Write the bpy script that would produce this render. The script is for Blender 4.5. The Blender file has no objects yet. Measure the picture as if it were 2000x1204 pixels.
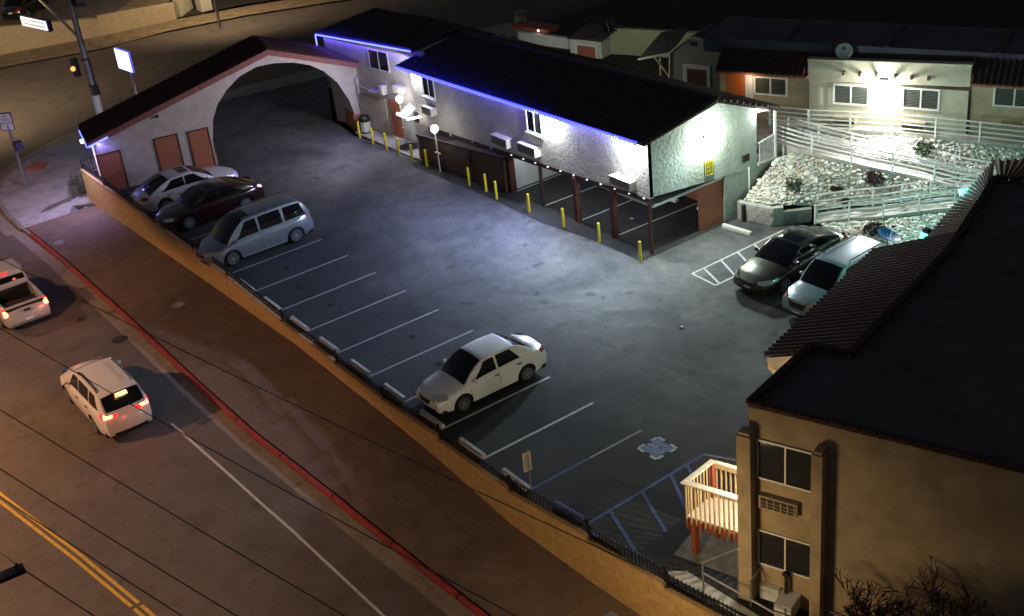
import bpy, math, random
import numpy as np
from mathutils import Vector, Matrix
random.seed(7)
PI = math.pi
S = 0.84                    # site units -> metres; applied once to every top-level object at the end
sc = bpy.context.scene
col = sc.collection

# ------------------------------------------------------------------ camera, sky, sun, exposure
cam = bpy.data.cameras.new('camera'); camo = bpy.data.objects.new('camera', cam); col.objects.link(camo)
cam.sensor_width = 36; cam.lens = 44.66; cam.clip_start = 0.5; cam.clip_end = 2000
_R = Matrix(((0.59321379, -0.32967439, 0.73444686), (0.79880215, 0.35443792, -0.48609554), (-0.10006257, 0.87503632, 0.47360208)))
camo.matrix_world = Matrix.Translation(Vector((55.154, -25.231, 26.975)) * S) @ _R.to_4x4()
sc.camera = camo
w = bpy.data.worlds.new('World'); sc.world = w; w.use_nodes = True
nt = w.node_tree; bg = nt.nodes['Background']
sky = nt.nodes.new('ShaderNodeTexSky'); sky.sky_type = 'NISHITA'; sky.sun_disc = False
sky.sun_elevation = math.radians(-2); sky.sun_rotation = math.radians(250)
nt.links.new(sky.outputs[0], bg.inputs[0]); bg.inputs[1].default_value = 0.085
sun = bpy.data.lights.new('moonlight', 'SUN'); sun.energy = 0.0025; sun.angle = math.radians(0.5); sun.color = (.8, .82, 1)
suno = bpy.data.objects.new('moonlight', sun); col.objects.link(suno); suno.rotation_euler = (math.radians(35), 0, math.radians(60))
vs = sc.view_settings; vs.view_transform = 'Standard'; vs.look = 'None'; vs.gamma = 1; vs.use_curve_mapping = False
vs.exposure = 2.0

# ------------------------------------------------------------------ materials
MATS = {}
def mat(name, c, rough=.8, metal=0, emit=None, es=0, n=0, nscale=6, bump=0, bscale=20, bdist=.02, c2=None, coat=0, spec=.5, detail=6):
    """c: base colour; n: strength of noise variation; c2: second colour mixed in by noise; bump: fine relief"""
    if name in MATS: return MATS[name]
    m = bpy.data.materials.new(name); m.use_nodes = True; t = m.node_tree; b = t.nodes['Principled BSDF']
    b.inputs['Base Color'].default_value = (*c, 1); b.inputs['Roughness'].default_value = rough; b.inputs['Metallic'].default_value = metal
    b.inputs['Coat Weight'].default_value = coat; b.inputs['Coat Roughness'].default_value = .08
    b.inputs['Specular IOR Level'].default_value = spec
    if emit: b.inputs['Emission Color'].default_value = (*emit, 1); b.inputs['Emission Strength'].default_value = es
    if n or bump:
        tc = t.nodes.new('ShaderNodeTexCoord')
    if n:
        nz = t.nodes.new('ShaderNodeTexNoise'); nz.inputs['Scale'].default_value = nscale; nz.inputs['Detail'].default_value = detail
        nz.inputs['Roughness'].default_value = .62
        t.links.new(tc.outputs['Object'], nz.inputs['Vector'])
        r = t.nodes.new('ShaderNodeValToRGB'); r.color_ramp.elements[0].position = .33; r.color_ramp.elements[1].position = .68
        lo = c2 if c2 else tuple(x * (1 - n) for x in c)
        hi = c if c2 else tuple(min(1, x * (1 + n)) for x in c)
        r.color_ramp.elements[0].color = (*lo, 1); r.color_ramp.elements[1].color = (*hi, 1)
        t.links.new(nz.outputs[0], r.inputs[0]); t.links.new(r.outputs[0], b.inputs['Base Color'])
    if bump:
        nb = t.nodes.new('ShaderNodeTexNoise'); nb.inputs['Scale'].default_value = bscale; nb.inputs['Detail'].default_value = 5
        t.links.new(tc.outputs['Object'], nb.inputs['Vector'])
        bp = t.nodes.new('ShaderNodeBump'); bp.inputs['Strength'].default_value = bump; bp.inputs['Distance'].default_value = bdist
        t.links.new(nb.outputs[0], bp.inputs['Height']); t.links.new(bp.outputs[0], b.inputs['Normal'])
    MATS[name] = m
    return m

def ground_mat(name, base, patch, crack=.5, scale=.35, rough=.9, stain=None, wear_and_shade=None):
    """worn paving: large patches, fine grain, thin cracks and dark drips"""
    m = bpy.data.materials.new(name); m.use_nodes = True; t = m.node_tree; L = t.links; b = t.nodes['Principled BSDF']
    b.inputs['Roughness'].default_value = rough
    tc = t.nodes.new('ShaderNodeTexCoord')
    def noise(s, d, ro=.6, dist=0):
        x = t.nodes.new('ShaderNodeTexNoise'); x.inputs['Scale'].default_value = s; x.inputs['Detail'].default_value = d
        x.inputs['Roughness'].default_value = ro; x.inputs['Distortion'].default_value = dist
        L.new(tc.outputs['Object'], x.inputs['Vector']); return x
    def ramp(src, p0, p1, c0, c1):
        r = t.nodes.new('ShaderNodeValToRGB'); e = r.color_ramp.elements
        e[0].position = p0; e[1].position = p1; e[0].color = (*c0, 1); e[1].color = (*c1, 1); L.new(src, r.inputs[0]); return r
    def mul(a, c, f=1):
        x = t.nodes.new('ShaderNodeMix'); x.data_type = 'RGBA'; x.blend_type = 'MULTIPLY'; x.inputs[0].default_value = f
        L.new(a, x.inputs[6]); L.new(c, x.inputs[7]); return x.outputs[2]
    big = ramp(noise(scale, 9, .62, .6).outputs[0], .36, .66, base, patch).outputs[0]
    mid = ramp(noise(scale * 6, 8, .7).outputs[0], .3, .7, (.72,) * 3, (1.15,) * 3).outputs[0]
    fin = ramp(noise(38, 3, .7).outputs[0], .3, .7, (.75,) * 3, (1.2,) * 3).outputs[0]
    c = mul(mul(big, mid), fin)
    if wear_and_shade:      # sealed parking bays darker than the worn aisle; their unlit dimness painted in too
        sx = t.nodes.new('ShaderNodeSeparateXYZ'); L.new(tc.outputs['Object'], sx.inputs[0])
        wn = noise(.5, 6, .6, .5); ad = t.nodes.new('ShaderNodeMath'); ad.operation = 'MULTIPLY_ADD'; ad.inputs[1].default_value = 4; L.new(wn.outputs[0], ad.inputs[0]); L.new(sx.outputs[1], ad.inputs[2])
        mr = t.nodes.new('ShaderNodeMapRange'); mr.inputs[1].default_value = wear_and_shade[0] + 2; mr.inputs[2].default_value = wear_and_shade[1] + 2; L.new(ad.outputs[0], mr.inputs[0])
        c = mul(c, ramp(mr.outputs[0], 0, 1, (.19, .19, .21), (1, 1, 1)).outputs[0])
    # meandering cracks = thin band of a distorted noise
    ck = noise(.55, 4, .6, 1.2); sub = t.nodes.new('ShaderNodeMath'); sub.operation = 'SUBTRACT'; sub.inputs[1].default_value = .5
    ab = t.nodes.new('ShaderNodeMath'); ab.operation = 'ABSOLUTE'; L.new(ck.outputs[0], sub.inputs[0]); L.new(sub.outputs[0], ab.inputs[0])
    crk = ramp(ab.outputs[0], .0, .008, (1 - crack,) * 3, (1, 1, 1)).outputs[0]
    c = mul(c, crk)
    st = ramp(noise(1.1, 3, .5, .3).outputs[0], .64, .72, (1, 1, 1), stain or (.55,) * 3).outputs[0]
    c = mul(c, st)
    L.new(c, b.inputs['Base Color'])
    bp = t.nodes.new('ShaderNodeBump'); bp.inputs['Strength'].default_value = .4; bp.inputs['Distance'].default_value = .01
    L.new(noise(60, 3, .7).outputs[0], bp.inputs['Height']); L.new(bp.outputs[0], b.inputs['Normal'])
    return m

M_LOT = ground_mat('lot_asphalt', (.06, .062, .066), (.15, .152, .155), .45, .22, wear_and_shade=(-1.0, 5.0))
M_LOTP = ground_mat('lot_patch_asphalt', (.06, .062, .066), (.13, .132, .135), .45, .3)
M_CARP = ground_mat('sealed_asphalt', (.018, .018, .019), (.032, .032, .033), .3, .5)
M_ROAD = ground_mat('road_asphalt', (.10, .083, .072), (.12, .10, .085), .35, .12, stain=(.75,) * 3)
M_SIDE = ground_mat('sidewalk_concrete', (.125, .082, .060), (.155, .108, .080), .4, .2, stain=(.8,) * 3)
M_SIDE2 = ground_mat('corner_concrete', (.28, .26, .25), (.38, .36, .34), .3, .3)
M_GUT = ground_mat('gutter_concrete', (.20, .165, .135), (.27, .23, .18), .4, .8)
M_CONC = mat('pale_concrete', (.42, .41, .38), .9, n=.25, nscale=3, bump=.3, bscale=50)
M_CONCD = mat('grey_concrete', (.22, .22, .21), .9, n=.3, nscale=2.5, bump=.3, bscale=50)
M_DIRT = mat('dark_soil', (.02, .017, .014), .95, n=.4, nscale=2, bump=.6, bscale=12, bdist=.05)
M_DIRT2 = mat('tan_dirt', (.20, .155, .10), .95, n=.35, nscale=1.5, bump=.6, bscale=14, bdist=.05)
M_WPAINT = mat('worn_white_paint', (.62, .62, .60), .8, n=.3, nscale=14, c2=(.30, .30, .30))
M_WPAINT2 = mat('faded_white_paint', (.36, .36, .36), .8, n=.3, nscale=10, c2=(.14, .14, .145))
M_BPAINT = mat('faded_blue_paint', (.07, .11, .36), .8, n=.3, nscale=5, c2=(.055, .065, .14))
M_BPAINT2 = mat('blue_symbol_paint', (.13, .19, .40), .8, n=.3, nscale=8)
M_YPAINT = mat('worn_yellow_paint', (.62, .40, .045), .8, n=.3, nscale=7, c2=(.40, .25, .04))
M_RCURB = mat('red_curb_paint', (.34, .022, .026), .75, n=.3, nscale=3, c2=(.13, .035, .03), bump=.4, bscale=30)
M_BOLL = mat('yellow_bollard_paint', (.72, .62, .03), .5)
M_STUC = mat('lumpy_stucco', (.47, .46, .43), .92, n=.12, nscale=2, bump=.7, bscale=5.5, bdist=.026)
M_STUCS = mat('smooth_stucco', (.47, .42, .40), .92, n=.12, nscale=2, bump=.35, bscale=24, bdist=.03)
M_STUCG = mat('green_stucco', (.36, .42, .37), .92, n=.12, nscale=2, bump=.7, bscale=5.5, bdist=.026)
M_STUCG2 = mat('green_stucco_smooth', (.30, .35, .31), .92, n=.18, nscale=3, bump=.3, bscale=20, bdist=.03)
M_TAN = mat('tan_stucco', (.40, .305, .20), .92, n=.22, nscale=.9, bump=.5, bscale=26, bdist=.03)
M_CREAM = mat('cream_stucco', (.52, .50, .40), .92, n=.08, nscale=3, bump=.4, bscale=26, bdist=.03)
M_CREAM2 = mat('beige_stucco', (.44, .36, .25), .92, n=.1, nscale=3, bump=.4, bscale=26, bdist=.03)
M_LIME = mat('pale_green_wall', (.50, .53, .33), .9, n=.06, nscale=2)
M_GREYW = mat('grey_siding', (.24, .24, .23), .9, n=.1, nscale=3)
M_BLOCK = mat('painted_block', (.46, .31, .13), .9, n=.25, nscale=3.2, bump=.6, bscale=22, bdist=.03, c2=(.35, .225, .09))
M_MORT = mat('block_mortar', (.20, .12, .045), .95, n=.3, nscale=9)
M_CAP = mat('wall_coping', (.35, .22, .10), .9, n=.2, nscale=6)
M_IRON = mat('black_iron', (.012, .012, .014), .5, .3)
M_ROOF = mat('dark_roof_tile', (.055, .043, .043), .9, n=.4, nscale=5)
M_ROOFR = mat('red_roof_tile', (.07, .03, .026), .85, n=.35, nscale=6)
M_ROOFM = mat('maroon_roof_tile', (.055, .022, .02), .85, n=.4, nscale=6)
M_FLAT = mat('flat_roof_felt', (.085, .08, .082), .95, n=.35, nscale=.9, bump=.4, bscale=30)
M_FLATB = mat('bluish_roof_felt', (.075, .07, .10), .95, n=.25, nscale=.6)
M_FASC = mat('faded_red_fascia', (.22, .085, .08), .85, n=.25, nscale=5)
M_ORG = mat('terracotta_paint', (.36, .125, .07), .7, n=.1, nscale=5)
M_ORG2 = mat('orange_door_paint', (.62, .15, .03), .6)
M_BRN = mat('brown_wood_panel', (.085, .055, .04), .75, n=.25, nscale=3)
M_BRND = mat('dark_brown_beam', (.035, .016, .012), .7, n=.3, nscale=6)
M_REDWD = mat('red_brown_post', (.10, .032, .025), .7, n=.3, nscale=6)
M_WHITE = mat('white_gloss_paint', (.75, .76, .75), .45)
M_WHITEW = mat('white_panel', (.60, .62, .60), .6, n=.08, nscale=2)
M_GLASS = mat('dark_glass', (.012, .014, .017), .06, 0, spec=.8)
M_CGLASS = mat('car_glass', (.006, .006, .008), .05, 0, spec=.35)
M_BLIND = mat('window_blind', (.42, .46, .40), .7)
M_CURT = mat('grey_curtain', (.10, .11, .11), .9)
M_ACM = mat('air_conditioner_metal', (.55, .54, .50), .6)
M_ACD = mat('louvre_dark', (.02, .015, .012), .7)
M_ROCK = mat('pale_river_stone', (.50, .49, .45), .9, n=.3, nscale=3, bump=.4, bscale=9, bdist=.03)
M_ROCKB = mat('bank_gravel', (.42, .41, .38), .95, n=.4, nscale=9, bump=1, bscale=9, bdist=.08)  # light gravel under and between the bank stones
M_GALV = mat('galvanised_steel', (.30, .31, .36), .45, .6, n=.15, nscale=3)
M_CREAMP = mat('cream_signal_arm', (.50, .46, .34), .5)
M_SHRUB = mat('shrub_leaf', (.035, .052, .022), .9, n=.4, nscale=8)
M_SHRUB2 = mat('dry_shrub_leaf', (.06, .035, .03), .9, n=.4, nscale=8)
M_TWIG = mat('bare_twig', (.045, .022, .014), .9)
M_TYRE = mat('tyre_rubber', (.012, .012, .013), .8)
M_RIM = mat('alloy_rim', (.50, .50, .52), .3, .8)
M_RIMD = mat('dark_rim_gap', (.015, .015, .017), .6)
M_TRIM = mat('black_trim', (.01, .01, .011), .5)
M_HEAD = mat('headlight_lens', (.42, .43, .42), .15, .3, coat=1)
M_TAIL = mat('taillight_lens', (.20, .008, .012), .2, coat=1)
M_TAILON = mat('taillight_lit', (.5, .02, .02), .3, emit=(1, .012, .02), es=.8)
M_TAILHOT = mat('taillight_bulb', (.9, .4, .2), .3, emit=(1, .42, .10), es=1.6)
M_PLATE = mat('licence_plate', (.6, .62, .65), .5)
M_WOODL = mat('deck_board_wood', (.66, .60, .48), .8, n=.12, nscale=8)
M_WOODT = mat('baluster_wood', (.55, .40, .22), .8, n=.15, nscale=9)
M_WOODR = mat('redwood_stain', (.30, .065, .03), .75, n=.2, nscale=9)
M_BLUED = mat('blue_dish_paint', (.015, .09, .25), .45)
M_SIGNY = mat('yellow_sign_face', (.55, .52, .03), .5)
M_BLACKT = mat('black_lettering', (.01, .01, .01), .7)
M_GREYT = mat('grey_lettering', (.30, .30, .42), .6)
M_SIGNB = mat('sign_back', (.03, .02, .07), .5)
M_EW = mat('lamp_glow_white', (1, 1, 1), .5, emit=(.95, 1, .97), es=6)
M_EWW = mat('globe_glow', (1, 1, 1), .5, emit=(1, .95, .88), es=3)
M_EB = mat('led_blue', (.02, .02, .5), .5, emit=(.03, .035, 1.0), es=1.5)
M_EBW = mat('led_blue_white', (.4, .4, 1), .5, emit=(.10, .13, 1.0), es=1.0)
M_ET = mat('tube_teal', (.2, 1, .8), .5, emit=(.14, 1.0, .80), es=1.0)
M_EA = mat('amber_signal', (1, .5, .1), .5, emit=(1, .42, .08), es=.4)
M_ESIGN = mat('sign_face_lit', (1, 1, 1), .5, emit=(.80, .86, 1), es=.5)
M_ESIGNB = mat('sign_edge_lit_blue', (.2, .2, 1), .5, emit=(.15, .15, 1), es=.2)
M_ESTR = mat('street_name_face_lit', (1, 1, 1), .5, emit=(1, .93, .86), es=.3)
M_EDGE = mat('edge_lamp_glow', (1, 1, 1), .5, emit=(.9, .95, 1), es=.3)
M_ESOD = mat('street_lamp_lens', (1, .6, .2), .5, emit=(1, .6, .25), es=20)

# ------------------------------------------------------------------ mesh tools
ORG = {}
class MB:
    def __init__(s): s.v = []; s.f = []; s.m = []; s.mi = 0
    def add(s, vs_, fs):
        k = len(s.v); s.v += [tuple(map(float, p)) for p in vs_]
        for f in fs: s.f.append(tuple(i + k for i in f)); s.m.append(s.mi)
    def hexa(s, p):   # 8 corners: bottom 4 ccw, top 4
        s.add(p, [(3, 2, 1, 0), (4, 5, 6, 7), (0, 1, 5, 4), (1, 2, 6, 5), (2, 3, 7, 6), (3, 0, 4, 7)])
    def box(s, x0, x1, y0, y1, z0, z1):
        s.hexa([(x0, y0, z0), (x1, y0, z0), (x1, y1, z0), (x0, y1, z0), (x0, y0, z1), (x1, y0, z1), (x1, y1, z1), (x0, y1, z1)])
    def prism(s, poly, z0, z1):   # poly: list of (x,y) or (x,y,z): z0/z1 then offsets
        n = len(poly); b = []; t = []
        for p in poly:
            if len(p) == 3: b.append((p[0], p[1], p[2] + z0)); t.append((p[0], p[1], p[2] + z1))
            else: b.append((p[0], p[1], z0)); t.append((p[0], p[1], z1))
        s.add(b + t, [tuple(range(n - 1, -1, -1)), tuple(range(n, 2 * n))] + [(i, (i + 1) % n, n + (i + 1) % n, n + i) for i in range(n)])
    def bar(s, a, b, wx, wz=None, up=(0, 0, 1)):
        a = Vector(a); b = Vector(b); wz = wz or wx; d = (b - a).normalized(); u = Vector(up)
        if abs(d.dot(u)) > .97: u = Vector((1, 0, 0))
        x = d.cross(u).normalized() * wx / 2; z = x.cross(d).normalized() * wz / 2
        s.hexa([a - x - z, a + x - z, b + x - z, b - x - z, a - x + z, a + x + z, b + x + z, b - x + z])
    def tube(s, pts, r, n=8, r2=None, cap=True):
        pts = [Vector(p) for p in pts]; k = len(pts); vs_ = []; u = None
        for i, p in enumerate(pts):
            d = (pts[min(i + 1, k - 1)] - pts[max(i - 1, 0)]).normalized()
            if u is None: u = d.orthogonal().normalized()
            else: u = (u - d * u.dot(d)).normalized()
            v = d.cross(u); rr = r if r2 is None else r + (r2 - r) * i / (k - 1)
            for j in range(n): a = 2 * PI * j / n; vs_.append(p + (u * math.cos(a) + v * math.sin(a)) * rr)
        fs = [(i * n + j, i * n + (j + 1) % n, (i + 1) * n + (j + 1) % n, (i + 1) * n + j) for i in range(k - 1) for j in range(n)]
        if cap: fs += [tuple(range(n - 1, -1, -1)), tuple(range((k - 1) * n, k * n))]
        s.add(vs_, fs)
    def grid(s, P):   # P[i][j]
        a, b = len(P), len(P[0])
        s.add([p for r in P for p in r], [(i * b + j, (i + 1) * b + j, (i + 1) * b + j + 1, i * b + j + 1) for i in range(a - 1) for j in range(b - 1)])
    def lathe(s, c, prof, n=16, axis='z'):
        vs_ = []
        for r, h in prof:
            for j in range(n):
                a = 2 * PI * j / n; x, y = r * math.cos(a), r * math.sin(a)
                vs_.append({'z': (c[0] + x, c[1] + y, c[2] + h), 'y': (c[0] + x, c[1] + h, c[2] + y), 'x': (c[0] + h, c[1] + x, c[2] + y)}[axis])
        k = len(prof)
        s.add(vs_, [(i * n + j, i * n + (j + 1) % n, (i + 1) * n + (j + 1) % n, (i + 1) * n + j) for i in range(k - 1) for j in range(n)] + [tuple(range(n - 1, -1, -1)), tuple(range((k - 1) * n, k * n))])
    def ball(s, c, r, n=12, m=8, sc_=(1, 1, 1)):
        s.grid([[(c[0] + r * sc_[0] * math.sin(PI * i / m) * math.cos(2 * PI * j / n), c[1] + r * sc_[1] * math.sin(PI * i / m) * math.sin(2 * PI * j / n), c[2] + r * sc_[2] * math.cos(PI * i / m)) for j in range(n + 1)] for i in range(m + 1)])
    def build(s, name, mats, parent=None, smooth=False, kind=None, label=None, sharp=None):
        me = bpy.data.meshes.new(name); o = bpy.data.objects.new(name, me); col.objects.link(o)
        off = ORG.get(parent.name, Vector((0, 0, 0))) if parent else Vector((0, 0, 0))
        me.from_pydata([(x - off.x, y - off.y, z - off.z) for x, y, z in s.v], [], s.f)
        for m_ in (mats if isinstance(mats, (list, tuple)) else [mats]): me.materials.append(m_)
        if any(s.m): me.polygons.foreach_set('material_index', s.m)
        if smooth: me.polygons.foreach_set('use_smooth', [True] * len(me.polygons))
        if sharp: me.set_sharp_from_angle(angle=math.radians(sharp))
        me.update()
        if parent: o.parent = parent; ORG[o.name] = off
        if kind: o['kind'] = kind
        if label: o['label'] = label
        return o
def thing(name, label, cat, loc, group=None, rz=0):
    o = bpy.data.objects.new(name, None); col.objects.link(o); o.location = loc; o.rotation_euler = (0, 0, rz); o.empty_display_size = .3
    o['label'] = label; o['category'] = cat
    if group: o['group'] = group
    ORG[o.name] = Vector(loc); return o
def tag(o, label, cat, group=None):
    o['label'] = label; o['category'] = cat
    if group: o['group'] = group
    return o
def struct(o): o['kind'] = 'structure'; return o
def copy_tree(o, parent=None):
    c = o.copy(); col.objects.link(c)
    if parent: c.parent = parent
    for ch in list(o.children): copy_tree(ch, c)
    return c
class Fr:   # a vertical wall plane: s along it, o outwards-from-camera (behind), z up
    def __init__(s, P, th): s.P = Vector((P[0], P[1], 0)); a = math.radians(th); s.d = Vector((math.cos(a), math.sin(a), 0)); s.n = Vector((-math.sin(a), math.cos(a), 0))
    def p(s, a, o, z): q = s.P + s.d * a + s.n * o; return (q.x, q.y, z)
    def box(s, mb, a0, a1, o0, o1, z0, z1): mb.hexa([s.p(a0, o0, z0), s.p(a1, o0, z0), s.p(a1, o1, z0), s.p(a0, o1, z0), s.p(a0, o0, z1), s.p(a1, o0, z1), s.p(a1, o1, z1), s.p(a0, o1, z1)])
def lamp(kind, loc, energy, color, r=.1, aim=None, size=None, sizey=None, spot=None, blend=.5, spread=None):
    l = bpy.data.lights.new('lamp_light', kind); l.energy = energy; l.color = color
    if kind in ('POINT', 'SPOT'): l.shadow_soft_size = r
    if kind == 'AREA':
        l.shape = 'RECTANGLE'; l.size = size; l.size_y = sizey or size
        if spread: l.spread = math.radians(spread)
    if kind == 'SPOT': l.spot_size = math.radians(spot); l.spot_blend = blend
    o = bpy.data.objects.new('lamp_light', l); col.objects.link(o); o.location = loc
    if aim: o.rotation_euler = (Vector(aim) - Vector(loc)).to_track_quat('-Z', 'Y').to_euler()
    return o
def window(F, a0, a1, z0, z1, parent, fw=.07, mull=1, blinds=False, bm=None, frame=None, o=0, curtain=False, sill=False):
    """sliding window set in wall plane F: frame proud of the wall, panes recessed in it"""
    mb = MB(); d = .05
    F.box(mb, a0, a1, o - d, o + .02, z0, z0 + fw); F.box(mb, a0, a1, o - d, o + .02, z1 - fw, z1)
    F.box(mb, a0, a0 + fw, o - d, o + .02, z0 + fw, z1 - fw); F.box(mb, a1 - fw, a1, o - d, o + .02, z0 + fw, z1 - fw)
    w_ = mb.build('window', frame or M_WHITE, parent)
    m2 = MB()
    for k in range(mull):
        am = a0 + (a1 - a0) * (k + 1) / (mull + 1); F.box(m2, am - fw * .4, am + fw * .4, o - d * .8, o - .01, z0 + fw, z1 - fw)
    if mull: m2.build('mullion', frame or M_WHITE, w_)
    for k in range(mull + 1):
        b0 = a0 + (a1 - a0) * k / (mull + 1) + fw * .5; b1 = a0 + (a1 - a0) * (k + 1) / (mull + 1) - fw * .5
        mp = MB(); F.box(mp, b0, b1, o - .022, o - .012, z0 + fw * .8, z1 - fw * .8)
        if blinds or curtain: mp.build('pane', M_GLASSC, w_)
        else: mp.build('pane', M_GLASS, w_)
    if blinds or curtain:
        mb = MB(); F.box(mb, a0 + fw * .5, a1 - fw * .5, o - .0035, o - .0015, z0 + fw * .5, z1 - fw * .5); mb.build('unlit_room_panel', M_TRIM, w_)  # flat black panel stands in for the unlit room behind the glass
    if blinds:
        mb = MB(); nz = int((z1 - z0 - 2 * fw) / .075)
        for k in range(nz):
            z = z0 + fw + .04 + k * .075; F.box(mb, a0 + fw, a1 - fw, o - .0105, o - .004, z, z + .048)
        mb.build('blind_slats', bm or M_BLIND, w_, kind='stuff')
    if curtain:
        mb = MB(); F.box(mb, a0 + (a1 - a0) * .56, a0 + (a1 - a0) * .95, o - .0105, o - .004, z0 + fw, z1 - fw); mb.build('curtain', M_CURT, w_)
    if sill:
        mb = MB(); F.box(mb, a0 - .06, a1 + .06, o - .16, o - .002, z0 - .09, z0 - .004); mb.build('sill', M_STUC, w_)
    return w_
_g = bpy.data.materials.new('clear_window_glass'); _g.use_nodes = True
_t = _g.node_tree; _b = _t.nodes['Principled BSDF']; _b.inputs['Base Color'].default_value = (.01, .012, .014, 1); _b.inputs['Roughness'].default_value = .05
_tr = _t.nodes.new('ShaderNodeBsdfTransparent'); _mx = _t.nodes.new('ShaderNodeMixShader'); _mx.inputs[0].default_value = .3
_t.links.new(_tr.outputs[0], _mx.inputs[1]); _t.links.new(_b.outputs[0], _mx.inputs[2]); _t.links.new(_mx.outputs[0], _t.nodes['Material Output'].inputs[0])
M_GLASSC = _g
def tile_roof(mb, A, B, Cc, D, n, m, amp=.07, step=.03):
    """barrel tiles on quad A-B (eave) to D-Cc (ridge): n columns, m courses"""
    A, B, Cc, D = map(Vector, (A, B, Cc, D)); nrm = (B - A).cross(D - A).normalized()
    if nrm.z < 0: nrm = -nrm
    for c in range(m):
        rows = []
        for e, lift in ((0, step), (1, 0)):
            v = (c + e) / m; row = []
            for i in range(n * 6 + 1):
                u = i / (n * 6); ph = (i % 6) / 6
                h = amp * math.sin(PI * ph / .66) if ph < .66 else 0
                p = (A + (B - A) * u) * (1 - v) + (D + (Cc - D) * u) * v + nrm * (h + lift)
                row.append(p)
            rows.append(row)
        mb.grid(rows)
        # riser closing the course's lower edge
        mb.grid([[p - nrm * (step + .05) for p in rows[0]], rows[0]])

# ------------------------------------------------------------------ ground
def zb(x): return float(np.interp(x, [-20, -9, 0, 8, 15, 19, 24, 28, 33, 45], [-1.6, -1.2, -.9, -.7, -.9, -1.1, -1.6, -1.95, -2.1, -2.4]))
def gz(x, y):
    if x < -20: return float(np.interp(y, [-8, 8], [-1.6, -.1]))
    return zb(x)
def yw(x): return float(np.interp(x, [-30, 24, 28, 31.5, 33.6, 38, 60], [-5.72, -5.7, -5.35, -5.09, -4.85, -4.5, -3]))
def strip(name, m, rows, kind='structure', smooth=True, parent=None):
    mb = MB(); mb.grid(rows); o = mb.build(name, m, parent, smooth=smooth)
    if kind: o['kind'] = kind
    return o
xs = list(np.arange(-20, 60.1, 1.0))
YC = lambda x: float(np.interp(x, [-20, -18, -12, -2, 8, 13, 20, 27, 34, 60], [-10.3, -10.15, -10.1, -10.25, -10.5, -10.4, -9.85, -9.1, -8.4, -6]))
# far ground, everywhere below
mb = MB(); mb.add([(-900, -900, -3.2), (900, -900, -3.2), (900, 900, -3.2), (-900, 900, -3.2)], [(0, 1, 2, 3)]); struct(mb.build('ground', M_DIRT))
# street: main road and cross street joined in one sheet
rows = []
for x in list(np.arange(-110, -20, 2.5)) + xs:
    r = []
    for y in list(np.arange(-60, -12, 4)) + [-11, -10.6, -10, -8, -6, -3, 0, 4, 8, 14, 20, 30, 45, 70, 110]:
        if x >= -20 and y > YC(x) - .3: y = YC(x) - .3
        r.append((x, y, gz(x, y) - .15))
    rows.append(r)
strip('street', M_ROAD, rows)
# gutter and painted kerb
strip('gutter', M_GUT, [[(x, YC(x) - .72, zb(x) - .146), (x, YC(x) - .06, zb(x) - .15)] for x in xs])
def kerb(name, m, x0, x1, w_=.13):
    if x1 - x0 > 4:
        x = x0
        while x < x1: kerb(name, m, x, min(x + 3.55, x1)); x += 3.6
        return
    rows = []
    for x in np.linspace(x0, x1, int((x1 - x0) * 1.2) + 2):
        y = YC(x); z = zb(x); rows.append([(x, y - .05, z - .3), (x, y - .03, z - .02), (x, y + .015, z + .008), (x, y + w_, z + .008), (x, y + w_, z - .1)])
    return strip(name, m, rows, smooth=False)
kerb('red_kerb', M_RCURB, -17.5, 60)
kerb('plain_kerb', M_GUT, -20, -17.5)
# sidewalk between kerb and wall, cut into flags by joints
rows = [[(x, YC(x) + .2 + (yw(x) - YC(x) - .15) * k / 6, zb(x)) for k in range(7)] for x in xs]
strip('sidewalk', M_SIDE, rows)
mb = MB()
for x in np.arange(-18, 50, 3.6):
    mb.grid([[(x - .02, YC(x) + .2, zb(x - .02) + .004), (x - .02, yw(x), zb(x - .02) + .004)], [(x + .02, YC(x) + .2, zb(x + .02) + .004), (x + .02, yw(x), zb(x + .02) + .004)]])
struct(mb.build('sidewalk_joints', M_MORT))
# corner sidewalk (pale), from the kerb ramp round to the cross street
cor = [(-18.6, -10.3), (-21.8, -10.25), (-25.4, -9.9), (-28.2, -8.6), (-30.1, -6.4), (-31.2, -3.4), (-31.0, 0), (-29.6, 4), (-28.1, 7.8), (-26.9, 14.4), (-26.0, 20), (-24, 30)]
inn = [(-18.6, -5.6), (-19, -5.6), (-19.6, -5.5), (-19.8, -5), (-20, -4.2), (-20, -3), (-19.5, 0), (-19.5, 3), (-22.6, 6.2), (-22, 13.9), (-21.6, 20), (-20, 30)]
def fan(a, b, k, dz): return [[(p[0] + (q[0] - p[0]) * j / k, p[1] + (q[1] - p[1]) * j / k, gz(p[0] + (q[0] - p[0]) * j / k, p[1] + (q[1] - p[1]) * j / k) + dz) for j in range(k + 1)] for p, q in zip(a, b)]
strip('corner_sidewalk', M_SIDE2, fan(cor, inn, 8, 0), smooth=False)
rows = []
for i, (x, y) in enumerate(cor):
    a = Vector(cor[min(i + 1, len(cor) - 1)]) - Vector(cor[max(i - 1, 0)]); n = Vector((a.y, -a.x)).normalized()
    if n.dot(Vector((x + 20, y - 2))) < 0: n = -n
    z = gz(x, y); rows.append([(x + n.x * .9, y + n.y * .9, z - .149), (x + n.x * .55, y + n.y * .55, z - .146), (x + n.x * .04, y + n.y * .04, z - .15), (x, y, z + .008), (x - n.x * .25, y - n.y * .25, z + .008)])
strip('corner_kerb', M_GUT, rows, smooth=False)
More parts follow.
